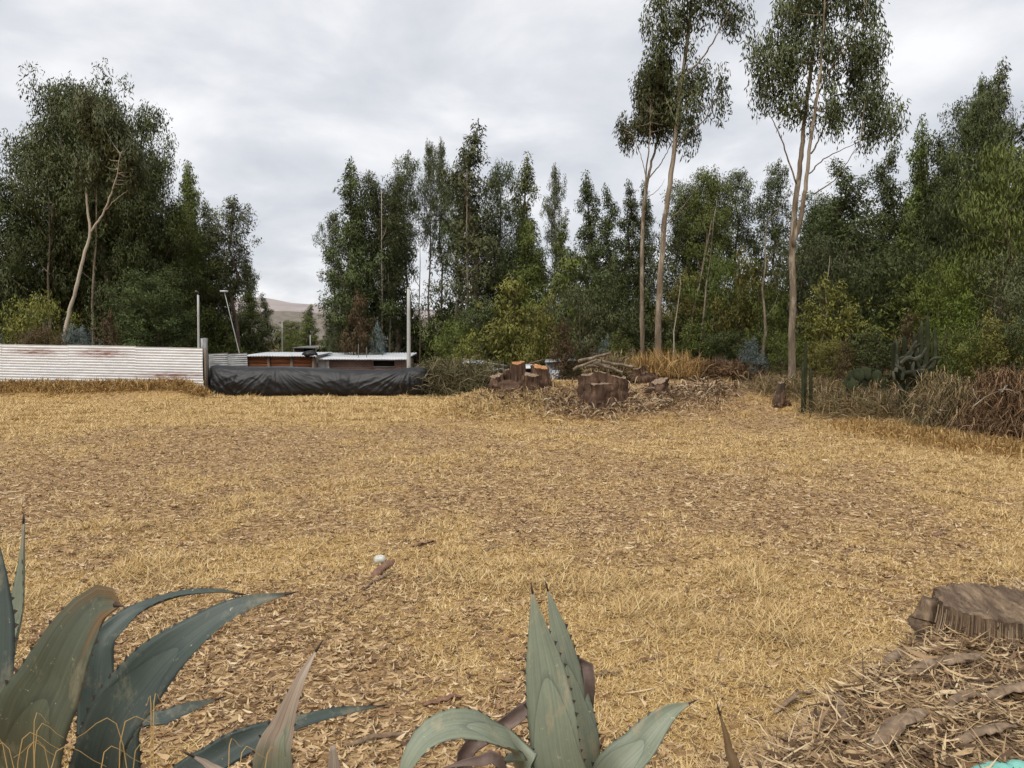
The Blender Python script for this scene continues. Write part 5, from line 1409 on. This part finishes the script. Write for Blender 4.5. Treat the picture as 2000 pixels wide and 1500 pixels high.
# left agave, mostly dark blue green
xL = P(90, 1400, 1.75)[0]
agL, bL = rosette('agave', 'large dark blue green agave filling the lower left corner', xL, 1.78)
def off(b, dx, dy, dz=.04): return b + np.array([dx, dy, dz])
agave_leaf(agL, off(bL, -.10, -.03), [(-60, 1480, 1.62), (-48, 1270, 1.64), (-14, 1020, 1.72)], .215, (0.2, -1, .35), M['agave_dark'], 1)
agave_leaf(agL, off(bL, -.02, .08), [(20, 1400, 1.95), (40, 1180, 2.02), (46, 1015, 2.08)], .066, (-.75, -1, .1), M['agave_pale'], 2, gutter=.3, label='thin pale upright leaf')
agave_leaf(agL, off(bL, .0, -.06), [(62, 1500, 1.50), (110, 1330, 1.48), (158, 1225, 1.49), (198, 1182, 1.50), (232, 1182, 1.47)], .205, (-.15, -1, .55), M['agave_olive'], 3, gutter=.12,
           prof=([0, .2, .5, .74, .88, .95, .985, 1], [.8, .85, 1, .86, .62, .42, .24, .04]), dry=(.93, 1.03), label='broad olive leaf with its brown tip bent over')
agave_leaf(agL, off(bL, .10, .02), [(205, 1500, 1.72), (290, 1330, 1.72), (400, 1225, 1.75), (480, 1180, 1.78), (566, 1159, 1.82)], .185, (-.25, -.8, .6), M['agave_dark'], 4, gutter=.18,
           prof=([0, .2, .42, .58, .72, .84, .93, .98, 1], [.8, .86, 1, .93, .7, .42, .19, .07, .02]), label='long leaf arching right to a sharp tip')
agave_leaf(agL, off(bL, .06, .10), [(190, 1330, 2.05), (240, 1215, 2.12), (330, 1166, 2.2), (420, 1154, 2.26), (470, 1160, 2.3)], .105, (.1, -.35, 1), M['agave_dark'], 5, gutter=.22, prof=([0, .4, .6, .75, .9, 1], [.8, 1, .8, .5, .22, .03]))
agave_leaf(agL, off(bL, .14, .04), [(250, 1460, 1.95), (330, 1400, 2.0), (428, 1364, 2.08)], .075, (0, -.45, 1), M['agave_dark'], 6, gutter=.15)
agave_leaf(agL, off(bL, -.08, .06), [(-40, 1350, 2.0), (-80, 1180, 2.1), (-120, 1060, 2.2)], .12, (.3, -1, .3), M['agave_dark'], 7)
# middle agave
xM = P(545, 1600, 1.85)[0]
agM, bM = rosette('agave', 'small agave with a tan withered tip between the two larger ones', xM, 1.9)
agave_leaf(agM, off(bM, .0, -.05), [(540, 1510, 1.74), (556, 1420, 1.74), (582, 1340, 1.75), (604, 1295, 1.77), (622, 1264, 1.79)], .118, (-.25, -1, .25), M['agave_pale'], 11, gutter=.2,
           prof=([0, .2, .55, .72, .82, .9, .96, 1], [.8, .9, 1, .78, .46, .24, .1, .02]), dry=(.70, .84), label='upright pale leaf withered tan towards its tip')
agave_leaf(agM, off(bM, -.06, .04), [(360, 1560, 1.9), (420, 1487, 1.95), (520, 1435, 2.0), (640, 1396, 2.08), (745, 1378, 2.16)], .088, (.25, -.5, 1), M['agave_dark'], 12, gutter=.2, prof=([0, .3, .5, .7, .88, 1], [.7, .95, 1, .74, .32, .02]), label='long dark leaf lying over to the right')
agave_leaf(agM, off(bM, .07, .02), [(640, 1580, 1.9), (652, 1510, 1.92), (650, 1456, 1.94)], .042, (.1, -1, .2), M['agave_pale'], 13, dry=(.5, .8), blunt=True, prof=([0, .5, .9, 1], [1, 1, .8, .3]), label='short broken leaf stub')
agave_leaf(agM, off(bM, -.1, -.03), [(450, 1560, 1.7), (410, 1498, 1.69), (370, 1474, 1.68)], .05, (.3, -.6, 1), M['agave_pale'], 14, dry=(.6, .9))
# centre agave, pale green
xC = P(1090, 1600, 1.95)[0]
agC, bC = rosette('agave', 'pale grey green agave with upright twin leaves at bottom centre', xC, 2.0)
agave_leaf(agC, off(bC, -.03, -.06), [(1098, 1560, 1.86), (1086, 1460, 1.86), (1066, 1310, 1.90), (1048, 1210, 1.93), (1039, 1150, 1.95)], .132, (-.2, -1, .12), M['agave_pale'], 21, gutter=.10, thick=.10,
           prof=([0, .2, .5, .68, .8, .9, .96, 1], [.8, .85, 1, .96, .74, .38, .15, .02]), dry=(.99, 1.08), label='front upright leaf with yellowish scars')
agave_leaf(agC, off(bC, .05, .02), [(1135, 1560, 1.98), (1126, 1430, 2.0), (1103, 1290, 2.04), (1082, 1200, 2.07), (1068, 1146, 2.09)], .110, (.30, -1, .1), M['agave_pale'], 22, gutter=.12, prof=([0, .3, .55, .72, .85, .94, 1], [.8, .9, 1, .85, .5, .2, .02]), label='rear upright leaf of the twin pair')
agave_leaf(agC, off(bC, .08, .05), [(1142, 1560, 2.1), (1138, 1440, 2.13), (1128, 1340, 2.18)], .075, (.5, -1, .1), M['agave_dark'], 23, gutter=.2)
agave_leaf(agC, off(bC, -.10, -.02), [(1020, 1500, 1.80), (965, 1436, 1.74), (895, 1418, 1.70), (835, 1440, 1.67), (795, 1495, 1.64), (775, 1560, 1.63)], .09, (-.25, -.45, 1), M['agave_pale'], 24, gutter=.14, prof=([0, .25, .5, .7, .85, .95, 1], [.8, .95, 1, 1, .8, .4, .05]), label='broad leaf folded over towards the left')
agave_leaf(agC, off(bC, .15, .0), [(1190, 1545, 1.92), (1250, 1455, 1.94), (1305, 1395, 1.97), (1352, 1371, 2.0)], .108, (-.55, -1, .45), M['agave_pale'], 25, gutter=.14, prof=([0, .3, .6, .78, .9, .96, 1], [.75, .9, 1, .8, .4, .15, .02]), label='leaf reaching right with a hooked tip')
agave_leaf(agC, off(bC, .24, .02), [(1420, 1540, 1.95), (1422, 1460, 1.97), (1404, 1388, 2.0)], .042, (.1, -1, .2), M['agave_dark'], 26, dry=(.55, .8), label='thin withered leaf tip at the right')
agave_leaf(agC, off(bC, -.05, .06), [(905, 1505, 2.0), (985, 1418, 2.05), (1060, 1362, 2.1), (1120, 1318, 2.1), (1143, 1298, 2.06), (1150, 1335, 2.03), (1148, 1400, 2.03), (1143, 1455, 2.03)], .038, (.2, -.9, .6), M['agave_dead'], 27, gutter=.35, thick=.1, teeth=False, blunt=True, prof=([0, .2, .5, .7, .9, 1], [.8, 1.3, 1.1, 1, .7, .2]), label='dead brown leaf curled over behind the twin leaves')
agave_leaf(agC, off(bC, -.05, -.07), [(985, 1520, 1.66), (930, 1490, 1.62), (865, 1500, 1.6)], .05, (.1, -.6, 1), M['agave_dead'], 28, gutter=.3, teeth=False, blunt=True)

# dry grass blades in front of the left agave
def grass_tuft(label, px, d, blades, seed, mat='straw'):
    x = P(px, 1500, d)[0]; z = float(terrain(x, d)); c = np.array([x, d, z]); rg = np.random.default_rng(seed)
    t = thing('grass_tuft', label, 'grass', c)
    for (bx_, by_, dd, bend) in blades:
        tipp = P(bx_, by_, d + dd) - c
        p0 = np.array([rg.normal(tipp[0] * .6, .02), rg.normal(0, .02), -.03]); mid = p0 * .4 + tipp * .6 + np.array([-bend * .5, 0, .02])
        droop = tipp + np.array([bend * 2.2, 0.01, .012 - abs(bend) * .9])
        q = catmull([p0, mid, tipp, droop], 14); w = np.linspace(.0019, .0006, 14)
        T_ = unit(np.gradient(q, axis=0)); sv = unit(np.cross(T_, [0.2, 1, .1])) * w[:, None]; nn = unit(np.cross(T_, sv)) * w[:, None] * .35
        V_ = np.stack([q - sv, q + nn, q + sv], 1).reshape(-1, 3); i = np.arange(42).reshape(14, 3)
        f = np.concatenate([np.stack([i[:-1, a], i[:-1, a + 1], i[1:, a + 1], i[1:, a]], -1) for a in (0, 1)])
        link('blade', mesh_np('blade', V_, [f]), M['blade'], t)
M['blade'] = simple('dry_blade', [(0.3, (0.22, 0.13, 0.045)), (0.55, (0.42, 0.29, 0.12)), (0.75, (0.50, 0.42, 0.19))], 3, .7, bstr=0)
rg = np.random.default_rng(9)
grass_tuft('dry yellow grass tuft before the broad olive leaf in the bottom left corner', 60, 1.32, [(66, 1422, 0, .01), (22, 1475, 0, -.03), (70, 1440, .02, .02), (40, 1455, .01, .03), (105, 1478, .01, .04), (8, 1465, .02, -.02), (52, 1475, 0, .02), (90, 1470, .03, -.03)], 1)
grass_tuft('thin bent dry grass stalks before the arching agave leaf', 270, 1.36, [(300, 1385, 0, .005), (295, 1390, .01, -.006), (240, 1420, 0, .045), (232, 1424, .02, -.04), (200, 1480, .01, .03), (262, 1478, .02, .02)], 2)
grass_tuft('few dry stalks before the small middle agave', 455, 1.45, [(447, 1468, 0, .01), (470, 1480, 0, .02), (520, 1482, .02, .015)], 3)

# ------------------------------------------------------------------ right-hand bank: stump, bark strips, litter
m, nt, bs, o_ = new_mat('fibrous_stump_wood')
tc = nt.nodes.new('ShaderNodeTexCoord'); mp = nt.nodes.new('ShaderNodeMapping'); mp.inputs['Scale'].default_value = (1, .22, .12); nt.links.new(tc.outputs['Object'], mp.inputs[0])
nz = node(nt, 'ShaderNodeTexNoise', Scale=26.0, Detail=7, Roughness=.7, Distortion=.25); nt.links.new(mp.outputs[0], nz.inputs['Vector'])
big_ = noise(nt, 5, 4, .6)
col = ramp(nt, nz.outputs[0], [(0.3, (0.050, 0.034, 0.022)), (0.48, (0.14, 0.098, 0.064)), (0.62, (0.26, 0.195, 0.132)), (0.78, (0.42, 0.345, 0.25))])
col = mix(nt, big_, mix(nt, 1.0, col, (.55, .5, .48), 'MULTIPLY'), mix(nt, 1.0, col, (1.2, 1.12, 1.0), 'MULTIPLY'))
nt.links.new(col, bs.inputs['Base Color']); bs.inputs['Roughness'].default_value = .9; bump(nt, bs, nz.outputs[0], 1.0, .03)
M['fibre'] = m
ds_ = 4.22
cs0 = P(1934, 1240, ds_); cs0[2] = float(terrain(cs0[0], ds_))
fs = thing('near_stump', 'weathered fibrous stump on the litter bank at the right edge', 'stump', cs0)
seg, rings = 96, 18
a = np.linspace(0, 2 * math.pi, seg, endpoint=False)
rg = np.random.default_rng(77)
flu = sum(rg.uniform(.012, .035) * np.cos(k * a + rg.uniform(0, 6.28)) for k in (2, 3, 5, 11, 17, 23, 29, 37))
zb_ = P(1935, 1136, ds_ + .33)[2] - cs0[2]           # back rim
zf_ = .06                                             # split away low towards the field of view
rim_h = zf_ + .05 + (zb_ - zf_ - .05) * smooth(-1.0, .55, np.sin(a) + .35 * np.abs(np.cos(a))) + rg.normal(0, .006, seg)
def srad(t): return (.305 + .10 * (1 - t) ** 2.0) * (1 + flu)
V_ = []
for i_ in range(rings):
    t = i_ / (rings - 1)
    r = srad(t) * (1 + rg.normal(0, .006, seg))
    V_.append(np.stack([r * np.cos(a), r * np.sin(a) * .9, -.15 + (rim_h + .15) * t], -1))
V_ = np.array(V_)
i = np.arange(rings * seg).reshape(rings, seg); j = np.roll(i, -1, 1)
link('bark', mesh_np('bark', V_.reshape(-1, 3), [np.stack([i[:-1], j[:-1], j[1:], i[1:]], -1).reshape(-1, 4)]), M['fibre'], fs)
rim = V_[-1]; cen = rim.mean(0); cen[2] = rim[:, 2].mean() - .02; lay = [rim * [.985, .985, 1]]
for q in np.linspace(.96, .08, 24):
    pq = cen + (rim - cen) * q
    # torn grain: grooves run from the back edge to the front
    pq[:, 2] += -.014 * (1 - q) + .045 * (fbm(pq[:, 0] * 38 + pq[:, 1] * 5, pq[:, 1] * 3.5, 19, 3) - .5) + .05 * (fbm(pq[:, 0] * 7, pq[:, 1] * 5, 23, 2) - .5)
    lay.append(pq)
lay = np.array(lay); L5 = len(lay)
i = np.arange(L5 * seg).reshape(L5, seg); j = np.roll(i, -1, 1)
link('cut_face', mesh_np('cut_face', lay.reshape(-1, 3), [np.stack([i[:-1], j[:-1], j[1:], i[1:]], -1).reshape(-1, 4), i[-1][None]]), M['fibre'], fs)
fb = MB()
for k in range(320):
    aa = rg.uniform(2.6, 6.9); top_ = np.interp(aa % 6.283, a, rim_h); z1 = top_ * rg.uniform(.6, 1.03); qz = np.linspace(-.05, z1, 5); tz = np.clip((qz + .15) / (top_ + .15), 0, 1)
    rr = np.interp(aa % 6.283, a, 1 + flu) * (.307 + .10 * (1 - tz) ** 2.0) + rg.uniform(-.006, .003)
    fb.tube(np.stack([rr * np.cos(aa), rr * np.sin(aa) * .9, qz], -1), np.linspace(.005, .002, 5) * rg.uniform(.5, 1.4), 4, cap=False)
M['fibres'] = island_mat('wood_fibres', [(0, (0.05, 0.028, 0.017)), (0.4, (0.15, 0.095, 0.058)), (0.75, (0.28, 0.195, 0.12)), (1, (0.43, 0.34, 0.23))], rough=.85)
kind(link('fibres', fb.mesh('fibres'), M['fibres'], fs), 'stuff')
# thick bark slab standing at the left of the stump
mb = MB()
for k in range(3):
    aa = 2.75 + .16 * k; rr = .345
    mb = MB(); p0 = np.array([rr * 1.12 * math.cos(aa), rr * math.sin(aa), -.06]); p1 = np.array([rr * .93 * math.cos(aa), rr * .9 * math.sin(aa), zb_ * (.80 + .07 * k)])
    mb.tube(catmull([p0, (p0 + p1) / 2 + [.02, 0, 0], p1], 8), np.linspace(.05, .03, 8), 8, wob=.18, rng=rg); link('bark_slab', mb.mesh('bark_slab'), M['fibre'], fs)

M['barkstrip'] = simple('grey_brown_bark', [(0.3, (0.085, 0.056, 0.036)), (0.55, (0.22, 0.155, 0.10)), (0.75, (0.38, 0.29, 0.20))], 16, .85, stretch=(1, 1, 1), bstr=.6, bdist=.006)
M['barkred'] = simple('reddish_bark', [(0.3, (0.10, 0.052, 0.034)), (0.55, (0.21, 0.115, 0.076)), (0.75, (0.33, 0.21, 0.145))], 18, .85, bstr=.6, bdist=.006)
def bark_strip(label, a, b, w, mat, seed, group=None, sag=.02, curl=.45, name='bark_strip', lift=.02):
    """curled bark between two photo pixels lying on the ground"""
    pa, pb = ground_at(*a), ground_at(*b)
    rg = np.random.default_rng(seed); n = 16
    q = np.linspace(0, 1, n)
    c = pa + q[:, None] * (pb - pa)
    c[:, 2] = np.maximum(terrain(c[:, 0], c[:, 1]), pa[2] + q * (pb[2] - pa[2])) + lift + sag * np.sin(q * math.pi) + .006 * np.sin(q * 9 + seed)
    T = unit(np.gradient(c, axis=0)); B = unit(np.cross(T, [0, 0, 1.0])); N = np.cross(B, T)
    ww = w * np.interp(q, [0, .1, .5, .9, 1], [.25, .8, 1, .75, .2]) * (1 + .12 * np.sin(q * 13 + seed))
    s = np.linspace(-1, 1, 7); tw = rg.uniform(-.5, .5) * q + rg.uniform(-.3, .3)
    B2 = B * np.cos(tw)[:, None] + N * np.sin(tw)[:, None]; N2 = N * np.cos(tw)[:, None] - B * np.sin(tw)[:, None]
    c = c + rg.normal(0, .004, c.shape)
    top = c[:, None] + B2[:, None] * (s[None, :, None] * ww[:, None, None] * .5) - N2[:, None] * (curl * ww[:, None] * .5 * s[None] ** 2)[..., None]
    bot = top - N2[:, None] * .004
    allv = np.concatenate([top, bot[:, ::-1]], 1); k = 14
    i = np.arange(n * k).reshape(n, k); j = np.roll(i, -1, 1)
    cc = c.mean(0)
    o = link(name, mesh_np(name, allv.reshape(-1, 3) - cc, [np.stack([i[:-1], i[1:], j[1:], j[:-1]], -1).reshape(-1, 4), i[0][None], i[-1][None, ::-1]], smooth_shade=True), mat, None, cc)
    return tag(o, label, 'bark', group)
GBS = 'bark strips on the litter bank'
for k, (lab, a, b, w) in enumerate([
    ('broad grey brown bark strip pointing up right near the bottom of the bank', (1690, 1488), (1812, 1390), .075),
    ('long straight bark strip lying below the near stump', (1765, 1326), (1938, 1292), .05),
    ('wide bark strip running out of the frame at the right edge', (1915, 1382), (2030, 1350), .07),
    ('dark curled bark strip low on the left of the litter bank', (1522, 1446), (1628, 1462), .05),
    ('narrow bark strip sloping down right in the middle of the bank', (1606, 1402), (1662, 1484), .04),
    ('thin bark strip on the left rim of the litter bank', (1510, 1398), (1588, 1356), .035),
    ('short bark strip above the long straight one', (1725, 1318), (1785, 1284), .04),
    ('bent bark strip standing left of the broad one', (1628, 1360), (1638, 1425), .028),
    ('pale bark strip just above the bottom edge of the bank', (1860, 1470), (1990, 1430), .045),
    ('narrow bark strip lying under the wide one at the right edge', (1840, 1400), (1925, 1372), .03)]):
    bark_strip(lab, a, b, w * 1.3, M['barkstrip'], 300 + k, GBS, sag=.045)
bark_strip('reddish curled bark piece right below the pale stone', (726, 1132), (770, 1098), .10, M['barkred'], 331, lift=.03)
bark_strip('thin dark bark sliver beside the reddish piece', (706, 1156), (766, 1120), .035, M['barkstrip'], 332)
bark_strip('small red brown bark sliver right above the pale stone', (803, 1070), (850, 1060), .08, M['barkred'], 333)
bark_strip('brown bark sliver left of the upright agave leaves', (826, 1382), (905, 1364), .05, M['barkred'], 334)
bark_strip('dark stick lying left above the twin agave leaves', (938, 1078), (992, 1066), .03, M['barkstrip'], 335)
bark_strip('red brown bark chip far right on the golden grass', (1822, 1048), (1846, 1042), .09, M['barkred'], 336)
bark_strip('long brown bark sliver at the bottom left of the folded agave leaf', (668, 1462), (800, 1440), .035, M['barkstrip'], 337)
bark_strip('short dark bark sliver right of the twin agave leaves', (1160, 1325), (1215, 1318), .035, M['barkstrip'], 338)
bark_strip('brown bark sliver further right of the twin agave leaves', (1238, 1300), (1300, 1288), .03, M['barkred'], 339)
# pale stone
gs = ground_at(742, 1100)
st_m = simple('pale_stone', [(0.3, (0.34, 0.35, 0.32)), (0.6, (0.55, 0.56, 0.51)), (0.8, (0.66, 0.66, 0.60))], 14, .85, bstr=.4)
lumpy('stone', 'pale rounded stone lying on the dry field', 'stone', gs + [0, 0, .035], (.068, .06, .055), st_m, 21, .18)
# mint plastic at the bottom edge
mint = simple('mint_plastic', [(0.3, (0.14, 0.38, 0.32)), (0.7, (0.22, 0.52, 0.44))], 9, .45, bstr=.3)
gb = ground_at(1945, 1512)
lumpy('plastic_bag', 'crumpled mint green plastic bag at the bottom right corner', 'bag', gb + [0.03, -.05, .0], (.13, .10, .055), mint, 31, .3)

# fine litter on the bank
rng = np.random.default_rng(91)
n = 52000
x = rng.uniform(.55, 5.5, n); y = rng.uniform(2.2, 6.2, n)
ye = np.interp(x, [.3, .9, 1.6, 2.4, 3.4, 6], [2.55, 3.2, 3.9, 4.75, 5.3, 5.9])
k = (y < ye + .25 + np.abs(rng.normal(0, .4, n)) * rng.choice([-1, 1], n)); x, y = x[k], y[k]; n = len(x)
pos = np.stack([x, y, terrain(x, y) + rng.uniform(0, .035, n)], -1)
L = rng.choice([.06, .11, .2, .34], n, p=[.42, .3, .18, .10]) * rng.uniform(.7, 1.3, n)
W = np.where(L > .12, rng.uniform(.003, .010, n) + .014 * (rng.random(n) < .10), L * rng.uniform(.05, .2, n))
V, T, Q = strips(pos, rng.uniform(0, 6.283, n), L, W, rng.uniform(-.1, .5, n), rng.normal(0, .4, n), rng.normal(0, .6, n), rng)
M['banklitter'] = island_mat('bark_and_twig_litter', [(0, (0.055, 0.032, 0.018)), (0.3, (0.18, 0.112, 0.062)), (0.6, (0.33, 0.22, 0.118)), (0.85, (0.45, 0.325, 0.18)), (1, (0.56, 0.44, 0.28))], rough=.75)
bl = link('bark_litter', mesh_np('bark_litter', V, [T, Q]), M['banklitter'])
tag(kind(bl, 'stuff'), 'grey brown bark shreds, twigs and leaves covering the near bank', 'bark litter')
# straw stalks standing and leaning along the rim of the bank and before the stump
rng = np.random.default_rng(92)
n = 5200
x = rng.uniform(.7, 5, n); ye = np.interp(x, [.3, .9, 1.6, 2.4, 3.4, 6], [2.55, 3.2, 3.9, 4.75, 5.3, 5.9]); y = ye + rng.normal(.05, .28, n)
pos = np.stack([x, y, terrain(x, y)], -1)
az = rng.uniform(0, 6.283, n); e_ = np.abs(rng.normal(.3, .4, n)); l = rng.uniform(.06, .24, n)
d = np.stack([np.cos(az) * np.cos(e_), np.sin(az) * np.cos(e_), np.sin(e_)], -1)
sv = unit(np.cross(d, rng.normal(0, 1, (n, 3)))) * .0022
p1 = pos + d * (l * .55)[:, None] + [0, 0, .01]; p2 = pos + d * l[:, None] + np.array([0, 0, -1]) * (l * .22)[:, None]
V = np.stack([pos - sv, pos + sv, p1 + sv * .8, p1 - sv * .8, p2], 1).reshape(-1, 3); b = (np.arange(n) * 5)[:, None]
rs = link('straw_stalks', mesh_np('straw_stalks', V, [b + [0, 1, 2, 3], b + [3, 2, 4]]), M['straw'])
tag(kind(rs, 'stuff'), 'loose yellow straw stalks along the rim of the near bank', 'straw')
# small twigs on the field
rng = np.random.default_rng(93)
x, y = scatter(rng, 4.4, 26, 5, (9, 1.0)); n = len(x)
pos = np.stack([x, y, terrain(x, y) + .012], -1)
L = rng.uniform(.12, .4, n)
V, T, Q = strips(pos, rng.uniform(0, 6.283, n), L, rng.uniform(.006, .014, n) * (1 + y * .04), rng.uniform(0, .06, n), rng.normal(0, .3, n), rng.normal(0, .3, n), rng)
tw = link('twig_litter', mesh_np('twig_litter', V, [T, Q]), M['banklitter'])
tag(kind(tw, 'stuff'), 'thin dark twigs scattered over the field', 'twigs')
